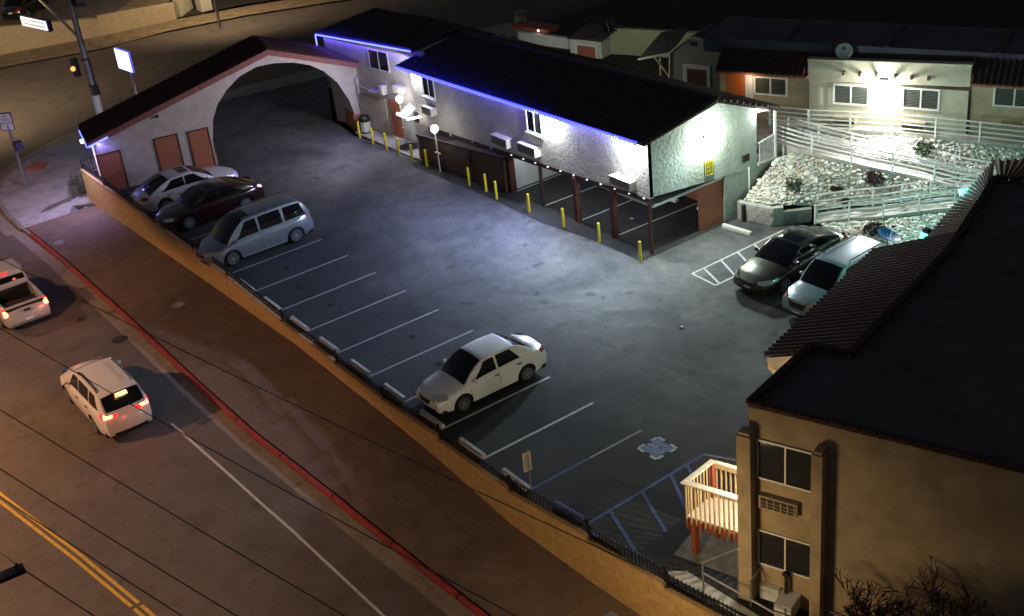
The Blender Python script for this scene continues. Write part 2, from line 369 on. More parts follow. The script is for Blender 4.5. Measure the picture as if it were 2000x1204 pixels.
# lot surface
lotp = [(-20, -5.5), (-17, -5.5), (24, -5.5), (28, -5.15), (31.5, -4.9), (36, -4.4), (36, 17), (14.2, 17), (14.2, 9.42), (-5, 9.42), (-12.3, 9.1), (-15.6, 9.5), (-24.2, 13.9), (-25.8, 6.2), (-20, 2)]
def sheet(name, poly, z, m, thick=None):
    mb = MB()
    if thick: mb.prism(poly, z - thick, z)
    else: mb.add([(p[0], p[1], z) for p in poly], [tuple(range(len(poly)))])
    return struct(mb.build(name, m))
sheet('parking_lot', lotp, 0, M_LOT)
sheet('lot_patch', [(14.2, 9.42), (14.17, 16.9), (14.6, 16.95), (16.7, 16.95), (16.7, 12), (15.2, 9.9)], .004, M_LOTP)
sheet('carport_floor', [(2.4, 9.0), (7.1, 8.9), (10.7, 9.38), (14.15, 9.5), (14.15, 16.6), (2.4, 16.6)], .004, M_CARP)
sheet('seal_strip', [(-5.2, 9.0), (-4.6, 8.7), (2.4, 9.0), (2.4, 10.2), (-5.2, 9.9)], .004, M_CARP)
sheet('entry_walk', [(-12.3, 9.25), (-6.5, 9.35), (-4.95, 9.45), (-6.2, 10.9), (-8, 10.75), (-12.2, 10.4)], .1, M_CONC, .1)
# painted lines
def line(name, a, b, w_, m, z=.008):
    a = Vector((*a, 0)); b = Vector((*b, 0)); d = (b - a).normalized(); n = Vector((-d.y, d.x, 0)) * w_ / 2
    mb = MB(); mb.add([(a - n) + Vector((0, 0, z)), (b - n) + Vector((0, 0, z)), (b + n) + Vector((0, 0, z)), (a + n) + Vector((0, 0, z))], [(0, 1, 2, 3)]); return struct(mb.build(name, m))
for i in range(-3, 9): line('parking_line', (i * 2.74, -5.3), (i * 2.74, .03), .115, M_WPAINT2 if i < 7 else M_WPAINT)
line('parking_line', (24.66, -5.2), (24.66, -2.4), .10, M_BPAINT); line('parking_line', (24.66, -2.4), (24.66, .1), .10, M_WPAINT2)
line('hatch_line', (27.55, -5.05), (27.39, .66), .13, M_BPAINT); line('hatch_line', (27.39, .66), (28.6, 1.3), .10, M_WPAINT2)
for a, b in (((27.55, -5.0), (28.3, -5.1)), ((27.5, -3.9), (29.98, -4.78)), ((27.47, -2.4), (29.7, -3.3)), ((27.42, -1.0), (29.3, -2.0)), ((27.4, -.2), (28.2, -.6))): line('hatch_line', a, b, .13, M_BPAINT, .012)
for a, b in (((16.85, 10.16), (16.78, 16.23)), ((16.85, 10.16), (18.45, 10.07)), ((18.45, 10.07), (18.45, 15.5)), ((16.84, 10.9), (18.45, 10.3)), ((16.83, 12.0), (18.45, 11.3)), ((16.82, 13.1), (18.45, 12.4)), ((16.81, 14.2), (18.45, 13.5)), ((16.8, 15.2), (18.45, 14.5))): line('hatch_line', a, b, .10, M_WPAINT)
line('parking_line', (21.6, 10.0), (21.6, 15.5), .1, M_WPAINT2)
for a, b in (((5.6, 10.31), (5.75, 16)), ((8.46, 10.38), (8.6, 16)), ((11.2, 10.49), (11.4, 16)), ((2.9, 10.3), (2.9, 16))): line('parking_line', a, b, .10, M_WPAINT, .012)
rt = random.Random(5)
def blot(name, x, y, r, m, z, el=1.6, a0=0):
    mb = MB(); n = 14; mb.add([(x + r * el * rt.uniform(.6, 1.1) * math.cos(a) * math.cos(a0) - r * rt.uniform(.6, 1.1) * math.sin(a) * math.sin(a0), y + r * el * rt.uniform(.6, 1.1) * math.cos(a) * math.sin(a0) + r * rt.uniform(.6, 1.1) * math.sin(a) * math.cos(a0), z) for a in [2 * PI * k / n for k in range(n)]], [tuple(range(n))]); struct(mb.build(name, m))
M_OIL = mat('oil_stain', (.022, .022, .023), .95, spec=.1, n=.3, nscale=8)
for k in range(11): blot('oil_stain', -6.8 + k * 2.74 + rt.uniform(-.3, .3), -2.9 + rt.uniform(-.8, .8), rt.uniform(.08, .2), M_OIL, .005 + k * .0001)
# wheelchair symbol
sx, sy = 25.93, -.27
mb = MB(); mb.box(sx - .42, sx + .42, sy - .42, sy + .42, .005, .009); struct(mb.build('wheelchair_symbol_field', M_BPAINT2))
mb = MB()
for ax in (-1, 1):
    for ay in (-1, 1):
        x, y = sx + ax * .5, sy + ay * .5
        mb.box(min(x, x - ax * .34), max(x, x - ax * .34), y - .055, y + .055, .013, .015); mb.box(x - .055, x + .055, min(y - ay * .056, y - ay * .34), max(y - ay * .056, y - ay * .34), .013, .015)
struct(mb.build('wheelchair_symbol_border', M_WPAINT))
mb = MB()
def sp(u, v): return (sx + u * 1.15, sy - v * 1.15, .018)     # symbol drawn with its head towards the wall
mb.tube([sp(.12 + .17 * math.cos(a), .05 + .17 * math.sin(a)) for a in np.linspace(-.5, 3.9, 14)], .014, 4)
for a in ([(-.06, -.32), (-.06, -.08), (.12, -.06), (.22, .16), (.3, .14)], [(-.06, -.2), (.08, -.2)]): mb.tube([sp(v, -u) for u, v in a], .016, 4)
mb.lathe(sp(-.32, .07), [(.055, 0), (.05, .004)], 10)
struct(mb.build('wheelchair_symbol', M_WPAINT))
# street markings
def road_line(name, pts, w_, m):
    rows = []
    for (x, y) in pts: rows.append([(x, y - w_ / 2, gz(x, y) - .144), (x, y + w_ / 2, gz(x, y) - .144)])
    strip(name, m, rows)
road_line('lane_line', [(x, np.interp(x, [9.45, 16.5, 24.7, 40], [-12.54, -12.17, -11.62, -10.4])) for x in np.arange(9.45, 45, .8)], .11, M_WPAINT)
for dy in (-.13, .13): road_line('centre_line', [(x, dy + np.interp(x, [-16, 9.5, 15, 19.7, 40], [-24, -19.73, -18.67, -17.85, -14.2])) for x in np.arange(-16, 45, .8)], .13, M_YPAINT)
for (x, y, dz, r) in ((-.7, -7.87, .006, .33), (-14.4, -9.4, .006, .3), (.3, -11.3, -.142, .38), (-3.5, -11.9, -.142, .2)):
    mb = MB(); mb.lathe((x, y, gz(x, y) + dz), [(r, 0), (r * .97, .008), (r * .8, .008), (r * .78, .003)], 20); struct(mb.build('manhole_cover', M_CONCD if dz > 0 else M_DIRT))
mb = MB(); mb.prism([(-28.27, -6.94), (-27.08, -6.17), (-27.98, -5.27), (-28.97, -6.07)], -1.55, -1.36); struct(mb.build('tactile_paving', M_ORG))
# far side of the cross street: sidewalk, low retaining wall, planted bank
fc = [(-56, -6), (-52.9, -1.1), (-48, 6), (-47.3, 11.6), (-45.7, 18), (-42.9, 24.4), (-38, 34), (-30, 50)]
fw_ = [(-60, -5), (-56.5, 0), (-51.4, 7.3), (-50.2, 13.6), (-48.4, 19.5), (-45.5, 26), (-41, 35), (-33, 51)]
strip('far_sidewalk', M_DIRT2, fan(fc, fw_, 3, .0), smooth=False)
t = thing('low_wall', 'long low cream wall along the far pavement of the cross street', 'wall', (fw_[3][0], fw_[3][1], 0))
mb = MB()
for i in range(0, 3):
    a, b = fw_[i], fw_[i + 1]
    mb.hexa([(a[0], a[1], -1.2), (b[0], b[1], -1.2), (b[0] - .4, b[1] + .1, -1.2), (a[0] - .4, a[1] + .1, -1.2), (a[0], a[1], 1.5), (b[0], b[1], 1.3), (b[0] - .4, b[1] + .1, 1.3), (a[0] - .4, a[1] + .1, 1.5)])
mb.build('wall', M_CREAM2, t)
sheet('far_bank', [(-57.0, .4), (-51.9, 7.6), (-50.7, 13.7), (-70, 30), (-110, 20), (-90, -10)], 1.1, M_DIRT2)
sheet('far_drive', [(-56, 4), (-52.6, 9), (-70, 26), (-90, 14)], 1.14, M_ROAD)
sheet('far_yard', [(-50.2, 13.8), (-48.9, 19.5), (-46, 26), (-41.5, 35), (-33.5, 51), (-60, 60), (-75, 30)], -.02, M_DIRT)
mb = MB(); mb.hexa([(-50.8, 13.8, -.1), (-50.3, 14.1, -.1), (-60, 24, -.1), (-60.4, 23.6, -.1), (-50.8, 13.8, 2.0), (-50.3, 14.1, 2.0), (-60, 24, 3.6), (-60.4, 23.6, 3.6)])
tag(mb.build('garden_wall', M_CREAM), 'tall cream wall climbing away at right angles from the far pavement', 'wall')
t = thing('utility_cabinet', 'grey green metal cabinet behind the far pavement', 'cabinet', (-50.6, 16.4, 0))
mb = MB(); mb.box(-51.2, -50, 15.9, 16.9, -.1, 2.0); mb.build('body', M_ACM, t); mb = MB(); mb.box(-51.3, -49.9, 15.8, 17, 2.0, 2.12); mb.build('lid', M_CONCD, t)
# behind the motel: dark hillside and a dim road
sheet('back_yard', [(-30, 19), (40, 19), (80, 60), (60, 120), (-30, 110)], -.3, M_DIRT)
sheet('hill_terrace', [(-12, 21.2), (12.9, 21.2), (13.3, 21.9), (20.2, 25.2), (27, 28.5), (60, 45), (60, 110), (-12, 110)], 2.7, M_DIRT)

# ------------------------------------------------------------------ retaining wall with iron fence
t = thing('retaining_wall', 'long yellow painted block wall between the pavement and the parking lot', 'wall', (5, -5.7, -1))
steps = [(-19.7, -.0, .45), (-.0, 6.5, .3), (6.5, 11.5, .02), (11.5, 15.3, -.08), (15.3, 19.5, .0), (19.5, 24, .0), (24, 28, .0), (28, 31.5, .0), (31.5, 36, .0), (36, 44, 0)]
tops = [(.42, .52), (.46, .40), (.36, .10), (0, 0), (-.1, -.1), (-.18, .02), (-.12, .0), (-.14, .0), (-.2, .0), (-.2, 0), (-.2, 0)]
segs = [(-19.7, 0.8, .50, .46), (.8, 6.5, .38, .10), (6.5, 11.5, .02, .0), (11.5, 15.3, -.10, -.1), (15.3, 19.5, -.18, .04), (19.5, 24, -.14, .0), (24, 28, -.14, .0), (28, 31.5, -.22, .0), (31.5, 36, -.2, .0), (36, 44, -.2, 0)]
core = MB(); blk = MB(); cop = MB()
for (x0, x1, ta, tb) in segs:
    n = max(1, int((x1 - x0) / 1.0))
    for k in range(n):
        xa = x0 + (x1 - x0) * k / n; xb = x0 + (x1 - x0) * (k + 1) / n
        za = ta + (tb - ta) * k / n; zc = ta + (tb - ta) * (k + 1) / n
        ya, yb = yw(xa), yw(xb)
        core.hexa([(xa, ya + .02, zb(xa) - .3), (xb, yb + .02, zb(xb) - .3), (xb, yb + .24, zb(xb) - .3), (xa, ya + .24, zb(xa) - .3), (xa, ya + .02, za - .06), (xb, yb + .02, zc - .06), (xb, yb + .24, zc - .06), (xa, ya + .24, za - .06)])
        cop.hexa([(xa, ya - .02, za - .06), (xb, yb - .02, zc - .06), (xb, yb + .27, zc - .06), (xa, ya + .27, za - .06), (xa, ya - .02, za), (xb, yb - .02, zc), (xb, yb + .27, zc), (xa, ya + .27, za)])
    # running-bond blocks on the street face
    bh = .235; bl = .47; row = 0; zt = min(ta, tb) - .07 if abs(ta - tb) > .1 else min(ta, tb) - .07
    z = zt
    while z > zb((x0 + x1) / 2) - .9:
        x = x0 + (row % 2) * bl * .5 - bl * .5
        while x < x1:
            a = max(x, x0); b = min(x + bl - .018, x1)
            if b - a > .06:
                j = random.uniform(-.006, .008); z0 = z - bh + .014
                top_a = z
                if top_a > zb(a) - .05:
                    blk.hexa([(a, yw(a) - j, z0), (b, yw(b) - j, z0), (b, yw(b) + .03, z0), (a, yw(a) + .03, z0), (a, yw(a) - j, z), (b, yw(b) - j, z), (b, yw(b) + .03, z), (a, yw(a) + .03, z)])
            x += bl
        z -= bh; row += 1
    # sloping infill above the first course where the top slopes
    if abs(ta - tb) > .1:
        blk.add([(x0, yw(x0), zt), (x1, yw(x1), zt), (x1, yw(x1), tb - .06), (x0, yw(x0), ta - .06)], [(0, 1, 2, 3)])
core.build('wall_core', M_MORT, t); blk.build('blocks', M_BLOCK, t, kind='stuff'); cop.build('coping', M_CAP, t)
names = ['first from the gatehouse', 'beside the minivan', 'third from the gatehouse', 'beside two empty bays', 'in front of the white sedan', 'past the white sedan', 'beside the blue lined bay', 'beside the blue hatching', 'near the wooden deck', 'below the tan building']
for i, (x0, x1, ta, tb) in enumerate(segs):
    t = thing('iron_fence', 'black iron picket fence panel on the block wall, ' + names[i], 'fence', ((x0 + x1) / 2, yw((x0 + x1) / 2) + .13, ta), 'fence panels along the block wall')
    pk = MB(); h = .42 if x1 < 25 else .58; n = int((x1 - x0) / .16)
    yo = .13
    Pf = lambda x, z: (x, yw(x) + yo, ta + (tb - ta) * (x - x0) / (x1 - x0) + z)
    for k in range(1, n):
        x = x0 + (x1 - x0) * k / n; pk.bar(Pf(x, .03), Pf(x, h), .028)
    pk.build('pickets', M_IRON, t, kind='stuff')
    for z in (.08, h - .09):
        mb = MB(); K = max(1, int((x1 - x0) / 2))
        for k in range(K): mb.bar(Pf(x0 + (x1 - x0) * k / K, z), Pf(x0 + (x1 - x0) * (k + 1) / K, z), .045)
        mb.build('rail', M_IRON, t)
    for x in (x0 + .04, x1 - .04) if x1 - x0 < 12 else np.linspace(x0 + .04, x1 - .04, 6):
        mb = MB(); mb.bar(Pf(x, 0), Pf(x, h + .07), .07); mb.build('post', M_IRON, t)

# ------------------------------------------------------------------ wheel stops
def stop(x0, y0, x1, y1, label, m, group='concrete wheel stops', z=0):
    a = Vector((x0, y0, z)); b = Vector((x1, y1, z)); d = (b - a).normalized(); n = Vector((-d.y, d.x, 0))
    mb = MB(); prof = [(-.12, 0.0), (-.10, .12), (-.06, .18), (.06, .18), (.10, .12), (.12, 0.0)]
    mb.grid([[p + n * u + Vector((0, 0, h)) for u, h in prof] for p in (a, b)]); mb.add([a + n * u + Vector((0, 0, h)) for u, h in prof], [tuple(range(6))]); mb.add([b + n * u + Vector((0, 0, h)) for u, h in prof], [tuple(range(5, -1, -1))])
    return tag(mb.build('wheel_stop', m), label, 'wheel stop', group)
wl = ['in the bay right of the minivan', 'second bay right of the minivan', 'third bay right of the minivan', 'fourth bay right of the minivan', 'two bays left of the white sedan', 'one bay left of the white sedan', 'in front of the white sedan', 'one bay right of the white sedan', 'behind the small post sign']
for k in range(9):
    x = k * 2.74 + 1.2; 
    stop(x, -5.2, x + 1.5, -5.2, 'grey concrete wheel stop by the fence, ' + wl[k], M_WPAINT)
stop(25.96, -5.03, 27.33, -4.9, 'blue painted wheel stop in the accessible bay', M_BPAINT)
for k in range(-3, 0): stop(k * 2.74 + .6, -5.3, k * 2.74 + 2.1, -5.3, ['dim wheel stop left of the dark red car', 'dim wheel stop between dark red car and minivan', 'dim wheel stop in front of the minivan'][k + 3], M_CONC)
stop(14.35, 14.62, 16.0, 14.83, 'bright white wheel stop outside the carport', M_WHITE)
stop(11.9, 15.3, 13.1, 15.4, 'white wheel stop in the carport bay nearest the gable', M_WHITE)
stop(9.3, 15.05, 10.5, 15.15, 'white wheel stop in the second carport bay', M_WHITE)

# ------------------------------------------------------------------ bollards
by = [(-11.44, 9.1), (-9.76, 9.05), (-8.32, 9.12), (-6.85, 9.11), (-5.38, 9.11), (-4.03, 9.23), (.16, 9.3), (1.62, 9.4), (2.88, 9.19), (5.61, 9.31), (8.4, 9.37), (11.1, 9.45), (14.15, 9.41)]
bl_ = ['beside the trash can', 'second from the trash can', 'third from the trash can', 'in front of the red brown door', 'in front of the doormat', 'at the corner of the brown enclosure', 'in front of the brown panels', 'left of the first carport opening', 'at the white carport wall', 'before the second carport bay', 'before the middle carport bay', 'before the fourth carport bay', 'at the carport corner post']
for (x, y), l in zip(by, bl_):
    t = thing('bollard', 'yellow steel bollard ' + l, 'bollard', (x, y, 0), 'yellow bollards along the motel')
    mb = MB(); mb.lathe((x, y, 0), [(.075, 0), (.075, .98)], 14); mb.build('post', M_BOLL, t, smooth=True, sharp=40)
    mb = MB(); mb.lathe((x, y, .98), [(.075, 0), (.07, .04), (.045, .07), (0.01, .08)], 14); mb.build('cap', M_BOLL, t, smooth=True)

# ------------------------------------------------------------------ motel block
FM = Fr((0, 10.3), 0)          # front plane
zt = lambda x: 5.52 + .026 * x         # eave height
zf = lambda x: 2.16 + .052 * x         # underside of the upper storey
t = thing('motel_building', 'two storey stucco motel with dark tile roof over an open carport', 'building', (4, 13, 0))
mb = MB()
for x0, x1 in [(-6.25 + 20.29 * k / 10, -6.25 + 20.29 * (k + 1) / 10) for k in range(10)]:
    mb.hexa([(x0, 10.3, zf(x0)), (x1, 10.3, zf(x1)), (x1, 10.5, zf(x1)), (x0, 10.5, zf(x0)), (x0, 10.3, zt(x0)), (x1, 10.3, zt(x1)), (x1, 10.5, zt(x1)), (x0, 10.5, zt(x0))])
mb.build('front_wall', M_STUC, t)
mb = MB(); mb.add([(14.04, 10.3, 2.93), (14.04, 15.1, 2.42), (14.04, 17.3, 2.2), (14.04, 17.3, 5.22), (14.04, 14.5, 6.42), (14.04, 10.3, 5.8)], [(0, 1, 2, 3, 4, 5)])
mb.build('gable_wall', M_STUCG, t)
mb = MB(); mb.box(13.9, 14.03, 15.1, 18.6, -.3, 2.4); mb.build('lower_wall', M_STUCG2, t)
mb = MB(); mb.box(2.5, 13.8, 15.95, 16.1, -.1, 2.9); mb.build('carport_back_wall', M_ORG, t)
mb = MB(); mb.box(13.7, 13.88, 13.6, 15.95, 0, 2.5); mb.build('carport_end_wall', M_ORG, t)
mb = MB(); mb.box(2.5, 2.66, 10.45, 15.94, -.05, 2.5); mb.build('carport_side_wall', M_WHITEW, t)
mb = MB(); mb.box(-6.2, 13.95, 10.52, 16.9, 2.3, 2.42); mb.build('upper_floor', M_WHITEW, t)
mb = MB(); mb.box(-6.25, 13.95, 17.0, 17.15, -.1, 5.2); mb.box(-6.25, -6.05, 10.55, 17, 2.1, 5.5); mb.build('rear_wall', M_STUCG2, t)
# beam under the storey, posts
mb = MB(); mb.hexa([(-5, 10.24, zf(-5) - .2), (14.1, 10.24, zf(14.1) - .2), (14.1, 10.5, zf(14.1) - .2), (-5, 10.5, zf(-5) - .2), (-5, 10.24, zf(-5) - .003), (14.1, 10.24, zf(14.1) - .003), (14.1, 10.5, zf(14.1) - .003), (-5, 10.5, zf(-5) - .003)]); mb.build('carport_beam', M_BRND, t)
for x, wd, m in ((14.0, .13, M_REDWD), (11.28, .26, M_REDWD), (8.42, .26, M_REDWD), (5.6, .13, M_BRND), (2.75, .34, M_REDWD)):
    mb = MB(); mb.box(x - wd / 2, x + wd / 2, 10.2, 10.2 + wd, 0, zf(x) - .2); mb.build('carport_post', m, t)
# downlight strip under the front edge
for x in np.arange(3.2, 13.8, 1.05):
    mb = MB(); mb.box(x - .045, x + .045, 10.19, 10.236, zf(x) - .07, zf(x) - .03); mb.build('edge_lamp', M_EDGE, t)
lamp('AREA', (8.3, 10.56, 2.3), 55, (.86, .93, 1), aim=(8.3, 12.2, .8), size=10.5, sizey=.05)
# brown plywood enclosure left of the carport
enc = [(-5.05, 9.5), (-3.05, 9.6), (-.2, 9.78), (2.6, 10.05)]
for k in range(3):
    a, b = enc[k], enc[k + 1]; mb = MB()
    mb.hexa([(a[0], a[1], .05), (b[0], b[1], .05), (b[0], b[1] + .12, .05), (a[0], a[1] + .12, .05), (a[0], a[1], zf(a[0]) - .35), (b[0], b[1], zf(b[0]) - .35), (b[0], b[1] + .12, zf(b[0]) - .35), (a[0], a[1] + .12, zf(a[0]) - .35)])
    mb.build('enclosure_panel', M_BRN, t)
    mb = MB(); mb.bar((b[0], b[1] - .05, 0), (b[0], b[1] - .05, zf(b[0]) - .34), .1); mb.build('enclosure_stud', M_BRND, t)
mb = MB(); mb.hexa([(-5.1, 9.42, zf(-5) - .35), (2.7, 9.98, zf(2.6) - .35), (2.7, 10.5, zf(2.6) - .35), (-5.1, 10.5, zf(-5) - .35), (-5.1, 9.42, zf(-5) - .25), (2.7, 9.98, zf(2.6) - .25), (2.7, 10.5, zf(2.6) - .21), (-5.1, 10.5, zf(-5) - .21)]); mb.build('enclosure_top', M_BRND, t)
mb = MB(); mb.box(-5.2, -5.02, 9.5, 10.9, .1, zf(-5) - .3); mb.build('enclosure_side', M_STUCS, t)
# roof, tile courses; white soffit; fascia
RG = lambda x: 6.25 + .026 * x
mb = MB(); tile_roof(mb, (-6.9, 9.75, zt(-6.9) - .06), (14.5, 9.75, zt(14.5) - .06), (14.5, 14.4, RG(14.5)), (-6.9, 14.4, RG(-6.9)), 72, 14)
tile_roof(mb, (-16.2, 17.8, 4.6), (14.5, 18.5, 5.05), (14.5, 14.4, RG(14.5)), (-16.2, 14.2, 5.9), 100, 10)
mb.build('roof_tiles', M_ROOF, t, kind='stuff')
mb = MB(); mb.hexa([(-6.85, 9.8, zt(-7) - .2), (14.4, 9.8, zt(14.5) - .2), (14.4, 14.4, RG(14.5) - .2), (-6.85, 14.4, RG(-7) - .2), (-6.85, 9.8, zt(-7) - .09), (14.4, 9.8, zt(14.5) - .09), (14.4, 14.4, RG(14.5) - .05), (-6.85, 14.4, RG(-7) - .05)])
mb.hexa([(-16.1, 14.42, 5.7), (14.4, 14.42, RG(14.5) - .2), (14.4, 18.4, 4.85), (-16.1, 17.7, 4.4), (-16.1, 14.42, 5.84), (14.4, 14.42, RG(14.5) - .05), (14.4, 18.4, 4.99), (-16.1, 17.7, 4.54)]); mb.build('roof_deck', M_BRND, t)
mb = MB(); mb.tube([(-6.9, 14.4, RG(-7) + .03), (14.5, 14.4, RG(14.5) + .03)], .13, 8); mb.build('ridge_cap', M_ROOF, t)
# windows and air conditioners on the front
window(FM, 4.78, 6.1, 4.0, 5.3, t, mull=1, curtain=True, fw=.08, sill=True)
window(FM, -5.06, -3.8, 3.78, 4.98, t, mull=1, curtain=True, sill=True)
for a0, a1, z0, z1 in ((-2.4, -1.66, 4.98, 5.38), (-.16, .64, 4.98, 5.42), (7.45, 8.28, 5.18, 5.6), (9.6, 10.5, 5.26, 5.68)): window(FM, a0, a1, z0, z1, t, mull=1, fw=.05, frame=M_ACM)
for x0, x1, z0, z1 in ((1.85, 3.3, 2.72, 3.22), (4.25, 5.75, 2.85, 3.36), (11.6, 13.1, 3.1, 3.52), (-4.9, -3.9, 2.85, 3.3)):
    mb = MB(); mb.box(x0, x1, 9.9, 10.298, z0, z1); a = mb.build('air_conditioner', M_ACM, t)
    mb = MB()
    for k in range(5): mb.box(x0 + .08, x1 - .08, 9.885, 9.898, z0 + .06 + k * .08, z0 + .1 + k * .08)
    mb.build('louvre', M_ACD, a)
# pipes, meter box and vent on the gable
mb = MB(); mb.box(14.045, 14.1, 16.3, 16.75, 2.75, 3.1); mb.build('vent_grille', M_ACD, t)
mb = MB(); mb.tube([(14.1, 16.7, .8), (14.1, 16.7, 2.4)], .035, 6); mb.build('downpipe', M_WHITE, t)
for k, x in enumerate((-2.6, -.4, 1.4)):
    mb = MB(); mb.tube([(x, 10.2, zf(x) - .1), (x, 10.2, zf(x) + .12)], .05, 8); mb.build('vent_pipe', M_ACM, t)
# LED rope along the eave: dashed
led = MB()
for x in np.arange(-6.75, 13.9, .21):
    led.box(x, x + .15, 9.65, 9.745, zt(x) - .17, zt(x) - .02)
led.build('led_strip', M_EB, t, kind='stuff')
led = MB()
for x in np.arange(-6.75, 13.9, .21):
    led.box(x + .05, x + .11, 9.63, 9.649, zt(x) - .115, zt(x) - .07)
led.build('led_diodes', M_EBW, t, kind='stuff')
# floodlights
for x, z in ((-5.95, 5.16), (6.55, 5.38), (12.75, 5.5)):
    mb = MB(); mb.box(x - .14, x + .14, 10.22, 10.295, z - .02, z + .14); a = mb.build('floodlight', M_TRIM, t)
    mb = MB(); mb.box(x - .12, x + .12, 10.18, 10.218, z, z + .12); mb.build('lens', M_EW, a)
mb = MB(); mb.box(14.045, 14.10, 13.78, 14.04, 4.72, 4.92); a = mb.build('floodlight', M_TRIM, t)
mb = MB(); mb.box(14.102, 14.13, 13.80, 14.02, 4.74, 4.90); mb.build('lens', M_EW, a)
lamp('POINT', (-5.9, 10.12, 5.05), 110, (.93, .95, 1), .06)
lamp('POINT', (6.8, 10.12, 5.1), 210, (.95, 1, .93), .06)
lamp('POINT', (12.9, 10.12, 5.2), 220, (.95, 1, .93), .06)
lamp('POINT', (14.25, 13.92, 4.8), 270, (.93, 1, .88), .06)
for (x, y, z, ax, ay, az, e) in ((6.55, 9.7, 5.35, 6.0, 2.0, 0, 1350), (12.75, 9.7, 5.45, 12.5, 2.4, 0, 1080), (-5.95, 9.6, 5.1, -13.5, -.5, 1.6, 640)):
    lamp('SPOT', (x, y, z), e, (.75, .68, .82) if x < 0 else (.42, .52, 1.0) if x < 10 else (.64, .84, 1), .1, (ax, ay, az), spot=125, blend=1)
lamp('SPOT', (14.6, 13.92, 4.9), 430, (.74, .95, 1), .1, (21, 6, 0), spot=130, blend=1)
lamp('AREA', (3.6, 10.2, 5.36), 50, (.16, .10, 1.0), aim=(3.6, 8.2, 3.0), size=20, sizey=.06)
lamp('AREA', (3.6, 9.63, 5.72), 34, (.02, .02, 1.0), aim=(3.6, 10.6, 5.80), size=20.6, sizey=.05)
# yellow notice on the gable
t = thing('wall_sign', 'yellow green parking notice on the gable wall', 'sign', (14.06, 14.05, 3.15))
mb = MB(); mb.hexa([(14.05, 13.78, 2.86), (14.08, 13.78, 2.86), (14.08, 14.32, 2.8), (14.05, 14.32, 2.8), (14.05, 13.78, 3.62), (14.08, 13.78, 3.62), (14.08, 14.32, 3.56), (14.05, 14.32, 3.56)]); mb.build('panel', M_SIGNY, t)
mb = MB()
for k in range(5):
    for j in range(4): mb.box(14.082, 14.086, 13.84 + j * .11 + (k % 2) * .02, 13.92 + j * .11, 2.95 + k * .12, 3.0 + k * .12)
mb.build('lettering', M_BLACKT, t, kind='stuff')

# porch with lattice, post and globe at the motel's far corner
t = thing('porch_landing', 'white railed landing at the rear corner of the motel', 'porch', (14.1, 17.9, 2.4))
mb = MB(); mb.box(13.2, 14.2, 17.3, 18.6, 2.3, 2.42); mb.build('floor', M_CONC, t)
mb = MB(); mb.bar((14.12, 18.5, 2.42), (14.12, 18.5, 4.85), .11); mb.build('post', M_WHITE, t)
mb = MB(); mb.bar((14.12, 17.35, 3.45), (14.12, 18.5, 3.6), .06); mb.build('handrail', M_WHITE, t)
for k in range(12):
    mb = MB(); y = 17.42 + k * .09; mb.bar((14.12, y, 2.45), (14.12, y, 3.46 + k * .012), .022); mb.build('baluster', M_WHITE, t)
mb = MB(); mb.bar((13.9, 17.3, 5.05), (14.2, 18.5, 4.95), .1); mb.build('header', M_WHITE, t)
t = thing('globe_lamp', 'tiny bright bulb under the rear corner of the motel roof', 'lamp', (14.2, 17.3, 5.0))
mb = MB(); mb.ball((14.2, 17.25, 5.2), .11); mb.build('globe', M_EW, t, smooth=True); mb = MB(); mb.lathe((14.2, 17.25, 5.3), [(.05, 0), (.05, .1)], 8); mb.build('socket', M_TRIM, t)
lamp('POINT', (14.5, 17.4, 5.0), 14, (.95, 1, .97), .1)

# ------------------------------------------------------------------ motel wing left of the block (office)
FW = Fr((-12.1, 10.25), 9)
t = thing('motel_wing', 'purple lit office wing of the motel with tan shutter and red brown door', 'building', FW.p(0, .5, 0))
mb = MB(); FW.box(mb, -3.3, 6.0, 0, .2, 0, 5.85); mb.build('front_wall', M_STUCS, t)
mb = MB(); FW.box(mb, -3.3, -3.1, .2, 5.5, 0, 5.8); mb.build('end_wall', M_STUCS, t)
mb = MB(); tile_roof(mb, FW.p(-3.7, -.3, 5.8), FW.p(5.5, -.3, 6.0), (-6.9, 14.4, 6.35), (-16.2, 14.2, 6.1), 34, 10); mb.build('roof_tiles', M_ROOF, t, kind='stuff')
mb = MB(); mb.hexa([FW.p(-3.7, -.28, 5.6), FW.p(5.4, -.28, 5.8), (-6.9, 14.4, 6.1), (-16.2, 14.2, 5.9), FW.p(-3.7, -.28, 5.76), FW.p(5.4, -.28, 5.96), (-6.9, 14.4, 6.28), (-16.2, 14.2, 6.04)]); mb.build('roof_deck', M_BRND, t)
window(FW, 1.0, 2.85, 4.15, 5.4, t, mull=1, fw=.06, frame=M_ACM)
mb = MB(); FW.box(mb, -.6, 2.0, -.1, -.003, .12, 2.35); a = mb.build('shutter', M_CREAM2, t)
mb = MB()
for k in range(17): FW.box(mb, -.5 + k * .145, -.44 + k * .145, -.13, -.102, .2, 2.3)
mb.build('shutter_rib', M_STUCS, a, kind='stuff')
mb = MB(); FW.box(mb, 2.45, 3.35, -.09, -.003, .1, 2.45); a = mb.build('door', M_ORG, t); mb = MB(); mb.ball(FW.p(3.25, -.13, 1.2), .04); mb.build('handle', M_RIM, a)
mb = MB(); FW.box(mb, 3.6, 4.5, -.07, -.003, .1, 2.2); mb.build('side_door', M_WHITEW, t)
mb = MB(); FW.box(mb, .9, 2.3, -.38, -.003, 2.75, 2.85); FW.box(mb, 2.0, 2.3, -.42, -.003, 2.86, 3.3); mb.build('wall_unit', M_ACM, t)
mb = MB(); FW.box(mb, 3.2, 4.2, -.3, -.003, 3.1, 3.5); mb.build('air_conditioner', M_ACM, t)
